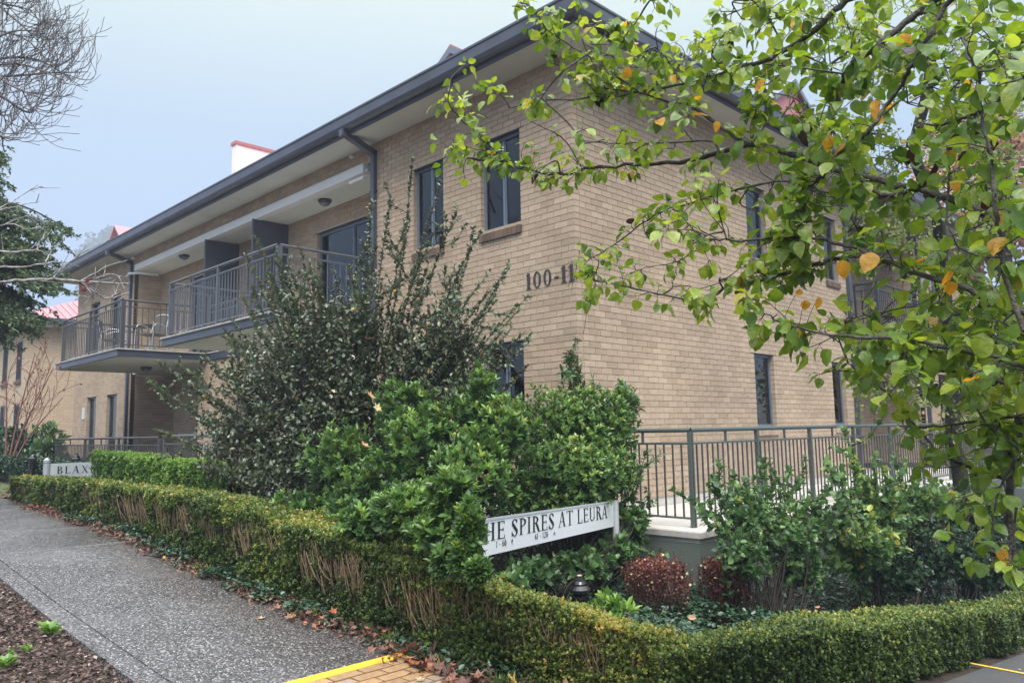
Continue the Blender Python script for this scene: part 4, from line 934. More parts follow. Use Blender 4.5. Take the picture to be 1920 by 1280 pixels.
# front hedge along the path
lz = lambda x: np.interp(x, [-9.6, -4.8, -1.5, .9, 3.1, 4.4], [.31, .34, .28, .10, -.11, -.17])
hedge('box_hedge', 'long clipped box hedge along the concrete path, tan bare stems showing in its side',
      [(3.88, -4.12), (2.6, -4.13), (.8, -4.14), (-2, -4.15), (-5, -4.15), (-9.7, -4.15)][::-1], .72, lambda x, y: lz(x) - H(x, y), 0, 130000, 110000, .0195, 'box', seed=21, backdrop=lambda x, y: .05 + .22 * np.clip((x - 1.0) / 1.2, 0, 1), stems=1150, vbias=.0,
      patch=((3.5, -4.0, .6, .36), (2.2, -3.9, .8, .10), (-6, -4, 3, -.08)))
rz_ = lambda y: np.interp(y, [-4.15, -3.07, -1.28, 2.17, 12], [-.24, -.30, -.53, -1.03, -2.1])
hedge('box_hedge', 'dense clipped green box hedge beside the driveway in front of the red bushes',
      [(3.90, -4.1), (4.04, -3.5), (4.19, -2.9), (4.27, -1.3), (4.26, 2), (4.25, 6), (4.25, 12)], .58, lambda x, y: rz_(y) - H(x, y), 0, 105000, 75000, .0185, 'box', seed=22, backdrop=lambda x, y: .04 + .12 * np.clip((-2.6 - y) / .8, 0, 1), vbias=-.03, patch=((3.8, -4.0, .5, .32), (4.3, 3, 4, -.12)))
hedge('low_hedge', 'bright yellow green clipped hedge between the big dark shrub and the far sign', [(-8.95, -3.1), (-4.0, -2.95)], .75, .80, 0, 20000, 20000, .036, 'brightbox', seed=23, vbias=.12, far_scale=.0)
hedge('low_hedge', 'dark far hedge behind the distant sign and bollards', [(-22, -3.1), (-10.6, -3.1)], .6, .55, 0, 12000, 6000, .05, 'ivy', seed=24, far_scale=.0)

# ---------------------------------------------------------- branching plants
def grow(r, start, d, ln, rad, levels, out, nch=(2, 4), spread=.6, shrink=.68, bend=.15, up=.0, nseg=5, rmin=.0015, lvl=0, tips=None, wig=.08):
    P = [np.array(start, float)]; d = nrm(d)
    for i in range(nseg):
        d = nrm(d + r.randn(3) * wig + ZUP * up * bend); P.append(P[-1] + d * ln / nseg)
    P = np.array(P); out.append((P, np.maximum(np.linspace(rad, rad * .6, nseg + 1), rmin)))
    if levels == 0:
        if tips is not None: tips.append((P[-1], d, P))
        return
    n = r.randint(nch[0], nch[1] + 1)
    for k in range(n):
        t = .35 + .65 * (k + 1) / n; i = min(int(t * nseg), nseg); nd = nrm(d + nrm(np.cross(d, r.randn(3))) * spread * (.5 + .8 * r.rand()))
        grow(r, P[i], nd, ln * shrink * (.75 + .5 * r.rand()), rad * .6, levels - 1, out, nch, spread, shrink, bend, up, max(3, nseg - 1), rmin, lvl + 1, tips, wig)
def px2w(px, py, d): return np.array([at(a, b, c) for a, b, c in zip(np.atleast_1d(px), np.atleast_1d(py), np.atleast_1d(d))])

def stem_shrub(name, label, base, tips, nleaf_m, leaf, material, seed, var_mu=.45, tmpl=T_OVAL, stem='stem_dark', rad=.012, side=2, leafw=1., body=None, body_n=0, grp=None, upright=.6, start=.45, bodyleaf=None, body_mu=None):
    """shrub with stems from the base to given tips, leaves along the outer part of each stem and in body ellipsoids"""
    r = RS(seed); root = thing(name, label, 'shrub', base, grp); Ls = []; P = []; D = []; Nn = []
    for tp in tips:
        b = base + np.array([r.randn() * .12, r.randn() * .12, 0]); m1 = b + (tp - b) * .35 + np.array([(b - tp)[0] * .10, (b - tp)[1] * .10, .10]) + r.randn(3) * .05
        m2 = b + (tp - b) * .72 + np.array([(b - tp)[0] * .06, (b - tp)[1] * .06, .05]) + r.randn(3) * .05
        c = smooth_line([b, m1, m2, tp], 5) + vnoise(np.linspace(0, 1, 16)[:, None] * np.ones(3) * 6, r.randint(9999))[:, None] * r.randn(3) * .02; Ls.append((c, np.linspace(rad, .003, len(c))))
        subs = [(c, start)]
        for k in range(side):
            i = r.randint(int(len(c) * .4), len(c) - 2); d0 = nrm(c[i + 1] - c[i] + r.randn(3) * .75 + ZUP * .1); ln = .16 + .38 * r.rand()
            q = smooth_line([c[i], c[i] + d0 * ln * .5 + r.randn(3) * .02, c[i] + nrm(d0 + ZUP * .5) * ln], 4); Ls.append((q, np.linspace(.005, .002, len(q)))); subs.append((q, .1))
        for q, s0 in subs:
            L_ = np.linalg.norm(np.diff(q, axis=0), axis=1).sum() * (1 - s0); n = max(4, int(L_ * nleaf_m)); t = s0 + (1 - s0) * r.rand(n) ** .85
            f = t * (len(q) - 1); i = np.minimum(f.astype(int), len(q) - 2); p = q[i] + (q[i + 1] - q[i]) * (f - i)[:, None]; ax = q[i + 1] - q[i]; ax /= np.linalg.norm(ax, axis=1)[:, None]
            P.append(p); d = ax * upright + rdir(r, n) * .85; D.append(d); Nn.append(ax + ZUP * .4 + r.randn(n, 3) * .2)
    V, F = tubes(Ls, 4); obj('stems', V, F, stem, root, smooth=True)
    P = np.concatenate(P); D = np.concatenate(D); Nn = np.concatenate(Nn); n = len(P)
    v = np.clip(var_mu + .2 * r.randn(n) + .18 * vnoise(P, seed, 2.), 0, .995)
    leafcloud('foliage', P, D, Nn, leaf * (.65 + .7 * r.rand(n)), v, tmpl, material, root, width=leafw, kind='stuff')
    return root
def ellipsoid_pts(r, c, ax, n, shell=.55, seed=0, bump=.18):
    u = rdir(r, n); rr = (shell + (1 - shell) * r.rand(n)) * (1 + bump * vnoise(u * 2.2 + c, seed, 1.6))
    return c + u * rr[:, None] * ax, u
def mass_shrub(name, label, blobs, nwh, nleaf, leaf, material, seed, base, tmpl=T_OVAL, mu=.45, leafw=1., stem='stem_dark', spread=.95, nstem=30, grp=None, tipup=.5, shell=.55, toplight=.2, core=None, cat='shrub'):
    """blobs: (centre, (rx,ry,rz), weight): whorls of leaves through the volume, heavier near the outside, with stems"""
    r = RS(seed); root = thing(name, label, cat, base, grp); C_ = []; U = []
    tw = sum(b[2] for b in blobs)
    for k, (c, ax, wgt) in enumerate(blobs):
        p, u = ellipsoid_pts(r, np.array(c), np.array(ax), int(nwh * wgt / tw), shell, seed + k); C_.append(p); U.append(u)
    C_ = np.concatenate(C_); U = np.concatenate(U)
    g = H(C_[:, 0], C_[:, 1]) + .03; C_[:, 2] = np.maximum(C_[:, 2], g)
    clump = vnoise(C_, seed + 50, 2.2); keep = (r.rand(len(C_)) < np.clip(.85 + .5 * clump, .25, 1)); C_ = C_[keep]; U = U[keep]; clump = clump[keep]
    Dr = U * .8 + ZUP * tipup + rdir(r, len(C_)) * .35
    P, D, Nn = whorls(r, C_, Dr, nleaf, leaf, spread)
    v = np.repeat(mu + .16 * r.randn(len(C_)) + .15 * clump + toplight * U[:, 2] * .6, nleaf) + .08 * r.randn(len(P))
    leafcloud('foliage', P, D, Nn, leaf * (.65 + .6 * r.rand(len(P))), np.clip(v, 0, .999), tmpl, material, root, width=leafw, kind='stuff')
    Ls = []
    for i in r.choice(len(C_), min(nstem * 6, len(C_)), replace=False):
        q = C_[i]; b = np.array([q[0] * .35 + base[0] * .65 + r.randn() * .1, q[1] * .35 + base[1] * .65 + r.randn() * .1, 0]); b[2] = float(H(b[0], b[1])) - .03
        m1 = b + (q - b) * .5 + np.array([r.randn() * .06, r.randn() * .06, .08]); c = smooth_line([b, m1, q], 5); Ls.append((c, np.linspace(.010, .0025, len(c))))
    V, F = tubes(Ls, 4); obj('stems', V, F, stem, root)
    return root
# the big dark glossy shrub
r = RS(31)
tipspx = [(775, 295, 9.4), (735, 380, 9.5), (700, 370, 9.7), (705, 445, 9.4), (830, 345, 9.0), (860, 400, 9.0), (905, 430, 8.8), (950, 480, 8.7), (955, 505, 8.6), (820, 420, 9), (760, 430, 9.2), (790, 480, 9.), (880, 480, 8.9), (850, 520, 8.8),
          (480, 440, 10.2), (520, 470, 10.), (500, 520, 10.), (560, 470, 9.9), (585, 480, 9.8), (625, 510, 9.6), (590, 540, 9.6), (650, 500, 9.5), (455, 560, 10.2), (430, 600, 10.3), (300, 685, 10.9), (340, 712, 10.7), (375, 735, 10.5), (390, 660, 10.4), (410, 700, 10.2), (370, 790, 10.2), (385, 840, 10.1), (400, 880, 10.),
          (940, 560, 8.7), (985, 615, 8.6), (960, 620, 8.6), (930, 640, 8.6), (900, 600, 8.7), (870, 640, 8.7), (420, 780, 10.), (440, 640, 9.9), (680, 470, 9.4), (660, 560, 9.3), (540, 560, 9.6), (480, 620, 9.8), (720, 520, 9.2), (610, 600, 9.4), (780, 560, 9.), (840, 590, 8.8), (430, 720, 9.9), (460, 700, 9.7), (520, 640, 9.4), (700, 600, 9.2), (760, 640, 9), (810, 650, 8.9), (570, 660, 9.3), (640, 650, 9.2), (460, 800, 9.7), (510, 740, 9.5)]
tips = [at(a + r.randn() * 4, b + r.randn() * 4, d + r.randn() * .15) for a, b, d in tipspx]
tips += [at(a + r.randn() * 26, b + abs(r.randn()) * 45 + 15, d + r.randn() * .35) for a, b, d in tipspx[4:] if b > 430 for _ in range(2)]
bs = ghit(668, 1010); bs = at(672, 955, 9.2); bs[2] = float(H(bs[0], bs[1]))
DS = stem_shrub('evergreen_shrub', 'tall dark glossy leaved shrub with many upright stems in front of the balconies', bs, tips, 72, .054, 'darkshrub', 32, var_mu=.50, side=7, rad=.013, leafw=.95, start=.30)
def bl(px, py, d, rx, ry, dz=None, wgt=None):
    """blob centred at a point, radii given in metres"""
    return (at(px, py, d), (rx, dz or rx, ry), wgt or rx * ry)
blobs = [bl(480, 720, 9.8, .55, .55), bl(560, 640, 9.5, .6, .6), bl(660, 640, 9.3, .55, .6), bl(440, 830, 9.8, .5, .45), bl(560, 780, 9.4, .7, .6), bl(680, 740, 9.2, .6, .55), bl(780, 680, 9., .45, .6), bl(520, 900, 9.2, .5, .4), bl(840, 640, 8.9, .4, .5), bl(600, 860, 9., .6, .5)]
rr_ = RS(33); C_ = []
for k, (c, ax, wg) in enumerate(blobs): p, u = ellipsoid_pts(rr_, np.array(c), np.array(ax), int(2600 * wg / .3), .1, 40 + k); C_.append(p)
C_ = np.concatenate(C_); n = len(C_); kk = rr_.rand(n) < np.clip(.62 + .6 * vnoise(C_, 61, 2.6), .10, 1); C_ = C_[kk]; n = len(C_)
leafcloud('inner_foliage', C_, rdir(rr_, n) + ZUP * .5, rdir(rr_, n) * .7 + ZUP, .055 * (.6 + .7 * rr_.rand(n)), np.clip(.40 + .2 * rr_.randn(n), 0, .97), T_OVAL, 'darkshrub', DS, kind='stuff')
# caught autumn leaves on it
q = px2w([749, 771, 693, 712, 733, 700, 715, 720, 612, 690, 780, 655, 740], [570, 598, 640, 640, 625, 745, 770, 765, 618, 1040 - 300, 715, 765, 560], [8.3] * 13)
# bright rhododendron mass
bs = at(850, 1010, 7.9); bs[2] = float(H(bs[0], bs[1]))
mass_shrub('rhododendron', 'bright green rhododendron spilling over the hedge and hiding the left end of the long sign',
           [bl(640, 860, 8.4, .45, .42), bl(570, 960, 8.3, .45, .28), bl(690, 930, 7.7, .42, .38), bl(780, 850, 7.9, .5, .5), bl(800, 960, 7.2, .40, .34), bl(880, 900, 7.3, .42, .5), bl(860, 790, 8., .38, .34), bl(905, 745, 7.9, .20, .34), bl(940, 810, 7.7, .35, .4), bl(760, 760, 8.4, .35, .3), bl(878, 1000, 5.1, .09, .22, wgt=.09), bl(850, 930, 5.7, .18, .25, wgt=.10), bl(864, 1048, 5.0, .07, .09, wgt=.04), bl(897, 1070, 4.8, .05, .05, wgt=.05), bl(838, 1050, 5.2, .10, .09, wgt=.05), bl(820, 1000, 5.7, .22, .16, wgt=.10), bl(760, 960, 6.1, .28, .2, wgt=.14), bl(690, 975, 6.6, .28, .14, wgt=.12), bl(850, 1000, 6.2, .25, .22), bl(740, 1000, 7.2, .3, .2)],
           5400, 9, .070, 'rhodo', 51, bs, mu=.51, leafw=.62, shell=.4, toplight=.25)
bs = at(1080, 1000, 8.7); bs[2] = float(H(bs[0], bs[1]))
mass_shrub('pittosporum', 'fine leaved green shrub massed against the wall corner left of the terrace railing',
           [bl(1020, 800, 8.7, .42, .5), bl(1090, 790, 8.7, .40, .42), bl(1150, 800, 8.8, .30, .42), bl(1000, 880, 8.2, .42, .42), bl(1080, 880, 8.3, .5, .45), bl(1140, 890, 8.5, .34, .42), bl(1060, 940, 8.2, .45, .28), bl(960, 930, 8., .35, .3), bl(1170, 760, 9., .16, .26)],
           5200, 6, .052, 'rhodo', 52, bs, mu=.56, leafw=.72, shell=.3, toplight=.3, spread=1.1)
bs = at(1085, 900, 9.0); bs[2] = float(H(bs[0], bs[1]))
tp = [at(1062, 660, 9.), at(1070, 655, 9.), at(1078, 690, 9.), at(1095, 720, 9.), at(1110, 710, 9.), at(1130, 735, 9.), at(1055, 720, 9.1), at(1085, 680, 9.1), at(1140, 750, 9), at(1165, 715, 9), at(1040, 740, 9), at(1190, 730, 9.1), at(1195, 760, 9.)]
stem_shrub('evergreen_shrub', 'thin shrub with long narrow drooping leaves standing at the brick corner', bs, tp, 90, .085, 'shrub2', 53, var_mu=.28, tmpl=T_LANCE, side=2, rad=.008, upright=.2, start=.4)
# stray shoots beside the railing
bs = at(1180, 960, 8.6); bs[2] = float(H(bs[0], bs[1]))
stem_shrub('evergreen_shrub', 'leafy shoots pushing through the end of the terrace railing', bs, [at(1215, 840, 8.6), at(1205, 880, 8.6), at(1190, 830, 8.6), at(1210, 910, 8.5), at(1180, 980, 8.3), at(1165, 960, 8.3)], 60, .06, 'shrub2', 54, var_mu=.35, side=2, rad=.006)
# ground plants below the sign
r = RS(60)
def carpet(name, label, box_, n, size, material, seed, hfun=None, mu=.4, tmpl=T_OVAL, thick=.12, cat=None, mask=None, droop=0., width=1.):
    r = RS(seed); x = box_[0] + (box_[1] - box_[0]) * r.rand(n); y = box_[2] + (box_[3] - box_[2]) * r.rand(n); P = np.stack([x, y, H(x, y)], 1)
    if mask is not None: k = mask(x, y, r); P = P[k]; n = len(P)
    bumpz = np.clip(.55 + .5 * vnoise(P, seed, 2.0), .1, 1.2) * thick; P[:, 2] += bumpz * r.rand(n) ** .4 + (hfun(P[:, 0], P[:, 1]) if hfun else 0)
    D = rdir(r, n); D[:, 2] = np.abs(D[:, 2]) * .35 - droop; Nn = ZUP + r.randn(n, 3) * .35
    return leafcloud(name, P, D, Nn, size * (.6 + .7 * r.rand(n)), np.clip(mu + .22 * r.randn(n), 0, 1), tmpl, material, kind='stuff', width=width, label=label)
carpet('ground_ivy', 'glossy ivy ground cover in the bed below the long sign', (-1.5, 3.6, -3.5, -.45), 24000, .048, 'ivy', 61, thick=.20, mu=.5, hfun=lambda x, y: .12 * np.clip((y + 2.6) / 1.5, 0, 1.2), mask=lambda x, y, r: (y > -3.45) & (r.rand(len(x)) < .9))
carpet('ground_ivy', 'dark ivy and low cover along the foot of the retaining wall', (1.95, 3.9, -.9, 8), 12000, .06, 'ivy', 62, thick=.25, mu=.35)
carpet('ground_ivy', 'ivy creeping out under the long hedge beside the path', (-6, 3.2, -4.42, -4.02), 15000, .042, 'ivy', 63, thick=.14, mu=.5, mask=lambda x, y, r: r.rand(len(x)) < np.clip(.0 + (y + 4.40) / .36 + .75 * vnoise(np.stack([x, y, x * 0], 1), 9, 2.2), 0, .8))
bs = at(1010, 1080, 7.2); bs[2] = float(H(bs[0], bs[1]))
mass_shrub('low_shrub', 'low green leafy plants directly under the long sign panel', [bl(1000, 1075, 7.1, .30, .14), bl(1090, 1060, 7.6, .40, .16), bl(1150, 1040, 8.0, .25, .2), bl(1180, 990, 8.4, .22, .25), bl(960, 1100, 6.6, .25, .12)], 620, 7, .075, 'shrub2', 64, bs, mu=.42, shell=.3)
bs = at(1140, 1150, 6.3); bs[2] = float(H(bs[0], bs[1]))
mass_shrub('seedling_clump', 'clump of fresh lime green shoots right of the near bollard light', [bl(1135, 1130, 6.3, .10, .10), bl(1165, 1140, 6.2, .09, .08), bl(1115, 1145, 6.3, .08, .08), bl(1150, 1165, 6.1, .10, .06)], 46, 9, .085, 'brightbox', 65, bs, mu=.72, shell=.5, leafw=.6, nstem=6, cat='plant')
# red clipped bushes
def red_bush(cx, cy, d, hw, label, seed):
    r = RS(seed); t = at(cx, cy, d); g = float(H(t[0], t[1])); root = thing('barberry_bush', label, 'bush', (t[0], t[1], g), 'clipped red leaved bushes'); zt_ = t[2]; Ls = []; P = []
    for k in range(210):
        a = r.rand() * 6.28; q = hw * math.sqrt(r.rand()) * (1 + .16 * math.sin(a * 2 + seed) + .10 * math.sin(a * 5 + seed)) * (1.12 if r.rand() < .08 else 1); e = np.array([t[0] + q * math.cos(a), t[1] + q * math.sin(a), zt_ - .02 - .10 * (q / hw) ** 2 - .06 * r.rand() + (.06 if r.rand() < .07 else 0)])
        b = np.array([t[0] + q * .45 * math.cos(a), t[1] + q * .45 * math.sin(a), g - .02]); m1 = b + (e - b) * .5 + np.array([math.cos(a), math.sin(a), 0]) * q * .12 + r.randn(3) * .02
        c = smooth_line([b, m1, e], 4); Ls.append((c, np.linspace(.004, .0018, len(c)))); n = 11; tt_ = np.clip(1 - np.abs(r.randn(n)) * .26, .1, 1.0); f = tt_ * (len(c) - 1); i = np.minimum(f.astype(int), len(c) - 2)
        P.append(c[i] + (c[i + 1] - c[i]) * (f - i)[:, None] + r.randn(n, 3) * .012)
    V, F = tubes(Ls, 4); obj('stems', V, F, mat('stem_maroon', (.055, .022, .02), .8) if 'stem_maroon' not in bpy.data.materials else bpy.data.materials['stem_maroon'], root, kind='stuff')
    P = np.concatenate(P); n = len(P); hrel = (P[:, 2] - g) / (zt_ - g)
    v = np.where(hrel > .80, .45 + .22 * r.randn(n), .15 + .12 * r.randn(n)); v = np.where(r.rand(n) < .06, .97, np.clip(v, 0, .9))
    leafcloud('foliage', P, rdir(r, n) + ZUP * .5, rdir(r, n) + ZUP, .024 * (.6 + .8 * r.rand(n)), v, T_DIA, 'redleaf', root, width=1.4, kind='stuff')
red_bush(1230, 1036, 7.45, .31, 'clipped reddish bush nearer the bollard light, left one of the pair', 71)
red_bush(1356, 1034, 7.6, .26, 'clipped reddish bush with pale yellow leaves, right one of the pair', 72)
# garden shrubs in front of the railing
def bx(px, py, x, rpx, rpy, wgt=None):
    """blob centred on the plane x = const, radii read as pixels at that distance"""
    c = hit(px, py, 0, x); d = proj(c)[2]; a, b = rpx / F_PX * d, rpy / F_PX * d
    return (c, (min(a, .55), a, b), wgt or a * b)
def hb(px, py, x): q = hit(px, py, 0, x); q[2] = float(H(q[0], q[1])); return q
bs = hb(1420, 1110, 2.75)
sp = [(1350, 860), (1340, 900), (1375, 880), (1430, 860), (1445, 875), (1480, 880), (1500, 900), (1395, 900), (1330, 940), (1410, 920), (1520, 930), (1545, 960), (1315, 960), (1560, 900)]
stem_shrub('evergreen_shrub', 'green shrub with upright leafy shoots before the near terrace railing, beside the red bushes', bs, [hit(a, b, 0, 2.6 + RS(a).randn() * .15) for a, b in sp], 60, .07, 'shrub2', 81, var_mu=.47, side=3, rad=.007, start=.25)
mass_shrub('evergreen_shrub', 'dark leafy lower mass of shrubbery right behind the red bushes', [bx(1400, 960, 2.6, 55, 50), bx(1470, 1000, 2.7, 60, 55), bx(1400, 1050, 2.8, 45, 45), bx(1500, 1060, 2.7, 55, 50), bx(1530, 980, 2.7, 45, 50)], 900, 7, .062, 'shrub2', 82, bs, mu=.48, shell=.3, leafw=.8, nstem=8)
bs = hb(1640, 1090, 2.9)
sp = [(1580, 800), (1590, 850), (1545, 860), (1600, 880), (1640, 850), (1660, 880), (1700, 860), (1720, 900), (1570, 930), (1750, 900), (1560, 990), (1690, 1010), (1625, 900), (1680, 930), (1770, 920), (1540, 1010)]
stem_shrub('leafy_shrub', 'loose light green shrub with a few yellow leaves before the middle of the railing', bs, [hit(a, b, 0, 2.9 + RS(a).randn() * .2) for a, b in sp], 60, .085, 'shrub2', 83, var_mu=.68, side=4, rad=.008, start=.15)
mass_shrub('leafy_shrub', 'pale green bushy growth around the foot of the loose shrub', [bx(1640, 950, 2.9, 70, 40), bx(1720, 940, 2.9, 75, 42), bx(1620, 1030, 3.0, 60, 45), bx(1800, 950, 3.0, 60, 45)], 900, 7, .075, 'shrub2', 84, bs, mu=.68, shell=.3, nstem=8)
bs = hb(1790, 1080, 3.2)
mass_shrub('evergreen_shrub', 'dark rounded small leaved shrub at the lower right behind the driveway hedge', [bx(1760, 1030, 3.2, 85, 60), bx(1850, 1050, 3.3, 80, 60), bx(1690, 1080, 3.2, 50, 40), bx(1910, 1010, 3.2, 80, 60), bx(1830, 970, 3.1, 70, 45)], 3900, 7, .058, 'darkmound', 85, bs, mu=.62, shell=.5, nstem=6)
# far left small plants
bs = at(86, 870, 20); bs[2] = float(H(bs[0], bs[1]))
mass_shrub('rhododendron', 'small rhododendron with whorled leaves before the sandy brick building', [bl(86, 822, 20, .42, .35), bl(65, 838, 20, .3, .22), bl(100, 835, 20, .35, .25)], 46, 8, .24, 'shrub2', 91, bs, mu=.55, leafw=.5, nstem=4, shell=.6)
bs = at(20, 850, 21); bs[2] = float(H(bs[0], bs[1]))
mass_shrub('low_shrub', 'dark clipped shrubs at the foot of the sandy brick building', [bl(12, 830, 21, 1.0, .5), bl(45, 862, 20, 1.0, .25), bl(80, 868, 19.5, 1.2, .2)], 900, 6, .11, 'ivy', 92, bs, mu=.5)
# red leafless maple
r = RS(95); bs = at(12, 868, 19.0); bs[2] = float(H(bs[0], bs[1])); rt = thing('japanese_maple', 'small nearly bare maple with thin reddish branches before the sandy brick building', 'tree', bs); Ls = []; tps = []
for tp, sgm in (((100, 690, 19), 1), ((65, 665, 19), 1), ((118, 745, 19), 1), ((12, 690, 19), 1), ((85, 720, 19.3), 1)):
    e = at(*tp); m1 = bs + (e - bs) * .4 + np.array([0, 0, .25]); c = smooth_line([bs, m1, e], 5); Ls.append((c, np.linspace(.032, .008, len(c))))
    for i in range(4, len(c) - 1, 2): grow(r, c[i], nrm(e - bs) + r.randn(3) * .35 + ZUP * .15, .62, .010, 2, Ls, (2, 3), .6, .74, rmin=.006, tips=tps, nseg=4)
tubeobj('branches', Ls, 'twig_red', rt, sides=4, kind='stuff')
P = np.array([t[0] for t in tps]); k = r.rand(len(P)) < .35; P = P[k]; n = len(P)
leafcloud('leaf_remnants', P, rdir(r, n) - ZUP, rdir(r, n), .07, r.rand(n) * .85, T_OVAL, 'redleaf', rt, kind='stuff')
# bare tree, upper left
r = RS(101); bt = thing('bare_tree', 'leafless tree whose fine twigs reach in at the upper left', 'tree', (-9.5, -11.0, float(H(-9.5, -11)))); Ls = []
tk = [np.array([-9.5, -11.0, -.3]), at(-170, 500, 12.), at(-180, 200, 11.5), at(-190, -60, 11)]
c = smooth_line(tk, 6); Ls.append((c, np.linspace(.20, .06, len(c))))
arms = [((-180, 120), (-60, 60), (40, 70), (110, 135)), ((-180, 200), (-60, 140), (30, 120), (120, 150)), ((-180, 260), (-60, 160), (60, 140), (165, 135)), ((-185, 40), (-60, 0), (20, 10), (60, 20)), ((-180, 240), (-40, 170), (50, 210), (75, 195)), ((-180, 150), (-60, 100), (20, 60), (80, 60)), ((-180, 250), (-60, 200), (0, 215), (10, 225)), ((-185, 60), (-50, -10), (20, 30), (100, 105)), ((-180, 200), (-50, 130), (20, 160), (60, 180)), ((-180, 300), (-60, 240), (-10, 250), (10, 262)), ((-180, 180), (-40, 120), (60, 110), (140, 150))]
for k, a in enumerate(arms):
    d = 10.5 + r.randn() * .6; c = smooth_line([at(x, y, d + .4 * math.sin(i + k)) for i, (x, y) in enumerate(a)], 8); Ls.append((c, np.linspace(.030, .006, len(c))))
    for i in range(8, len(c) - 1, 1):
        if r.rand() < .3: continue
        ax = nrm(c[i + 1] - c[i]); grow(r, c[i], ax + r.randn(3) * .45 - ZUP * .15, .34 + .2 * r.rand(), .008, 2, Ls, (2, 3), .65, .72, rmin=.0036, nseg=5, wig=.16, up=.5, bend=.35)
tubeobj('branches', Ls, 'twig_grey', bt, sides=4, kind='stuff')
# conifer, left
def conifer(name, label, tips_, trunk, size, seed, n_per=420, material='conifer'):
    r = RS(seed); root = thing(name, label, 'tree', trunk[0]); Ls = [(smooth_line(trunk, 6), np.linspace(.16, .05, 6 * (len(trunk) - 1) + 1))]; P = []; D = []
    tr_l = smooth_line(trunk, 6)
    for tp in tips_:
        i = np.argmin(np.abs(tr_l[:, 2] - tp[2] - .25)); a = tr_l[i]; ln = np.linalg.norm(tp - a); c = smooth_line([a, a + (tp - a) * .5 + ZUP * .12 * ln, tp - ZUP * .02], 7); Ls.append((c, np.linspace(.03, .006, len(c))))
        nb = int(n_per * ln / 2)
        for k in range(nb // 26):
            t = .3 + .7 * r.rand(); f = t * (len(c) - 1); j = min(int(f), len(c) - 2); b = c[j]; ax = nrm(c[j + 1] - c[j]); sd = nrm(np.cross(ax, ZUP)) * r.choice([-1, 1]); d = nrm(sd * (.7 + .3 * r.rand()) + ax * .8 + r.randn(3) * .15 - ZUP * .12)
            L_ = (.22 + .35 * r.rand()) * (1.25 - t * .6); q = np.array([b, b + d * L_ * .5, b + d * L_ - ZUP * .08 * L_ * 2]); Ls.append((q, np.array([.006, .004, .003])))
            m_ = 26; tt_ = r.rand(m_)[:, None]; pp = b + (q[2] - b) * tt_; P.append(pp + r.randn(m_, 3) * .012); D.append(d * .5 + rdir(r, m_) * .8 - ZUP * .15)
    tubeobj('branches', Ls, 'bark_dark', root, sides=5)
    P = np.concatenate(P); D = np.concatenate(D); n = len(P)
    leafcloud('foliage', P, D, rdir(r, n) + ZUP, size * (.6 + .8 * r.rand(n)), np.clip(.42 + .2 * r.randn(n) + .2 * vnoise(P, seed, 1.5), 0, 1), T_DIA, material, root, width=.75, kind='stuff')
    return root
cb = at(-90, 900, 13.5); cb[2] = float(H(cb[0], cb[1]))
trk = [cb, at(-90, 700, 13.5), at(-85, 480, 13.5), at(-80, 300, 13.5), at(-75, 200, 13.5)]
tpx = [(20, 300), (-5, 330), (10, 380), (45, 400), (25, 410), (60, 440), (50, 470), (100, 440), (135, 430), (120, 455), (90, 480), (60, 500), (110, 490), (30, 520), (70, 540), (125, 545), (100, 530), (85, 570), (95, 600), (60, 600), (70, 618), (40, 610), (10, 590), (0, 480), (0, 560), (20, 450), (-20, 420), (-20, 520), (5, 540), (40, 560), (110, 510), (0, 620), (80, 520), (20, 610), (45, 585), (30, 580)]
rq = RS(7); ct = [at(a, b, 13.2 + rq.randn() * .6) for a, b in tpx]; ct += [at(a - 15 - 25 * rq.rand(), b + rq.randn() * 14, 13.4 + rq.randn() * .8) for a, b in tpx]
conifer('conifer_tree', 'dark green conifer with drooping feathery boughs at the left edge', ct, trk, .072, 111, n_per=620)
# reddish brown tuft and silver twig close to the camera at left
r = RS(121); lt = thing('lichen_branch', 'pale lichen covered bare branch reaching in from the left edge with a dead red leaf', 'branch', at(-60, 530, 3.6)); Ls = []
for a, rad in (([(-60, 532), (30, 527), (90, 524), (150, 527), (200, 530), (240, 533)], .0085), ([(150, 527), (175, 545), (200, 560), (240, 548)], .0045), ([(-60, 465), (20, 472), (70, 470), (100, 482)], .006), ([(-40, 500), (40, 500), (100, 492), (125, 491)], .005), ([(70, 470), (85, 430)], .003), ([(100, 520), (125, 495), (150, 480)], .0035), ([(100, 512), (150, 478), (205, 450)], .0025), ([(150, 527), (190, 505), (225, 490)], .003), ([(170, 528), (200, 515), (228, 518)], .003), ([(85, 492), (95, 470), (90, 445)], .003), ([(180, 550), (165, 558), (150, 552)], .002), ([(210, 558), (220, 548)], .002), ([(-60, 440), (-10, 395), (20, 380), (50, 360), (80, 350)], .004), ([(-10, 395), (40, 385), (75, 378)], .003), ([(-60, 455), (10, 420), (50, 430), (75, 425)], .003), ([(10, 420), (50, 405), (72, 418)], .002)):
    c = smooth_line([at(x, y, 3.6 + .05 * i) for i, (x, y) in enumerate(a)], 5); Ls.append((c + RS(len(c)).randn(*c.shape) * .002, np.linspace(rad, rad * .5, len(c))))
    for k in range(len(c) // 3): i = r.randint(2, len(c)); ax = nrm(c[i - 1] - c[i - 2]); grow(r, c[i - 1], ax + r.randn(3) * .8, .05 + .04 * r.rand(), .002, 0, Ls, nseg=3, rmin=.0012)
tubeobj('branch', Ls, 'twig_silver', lt, sides=6)
P = px2w([158, 162, 160], [527, 533, 538], [3.75] * 3); leafcloud('dead_leaf', P, rdir(r, 3) - ZUP, rdir(r, 3), .035, np.full(3, .3), T_STAR, 'redleaf', lt)
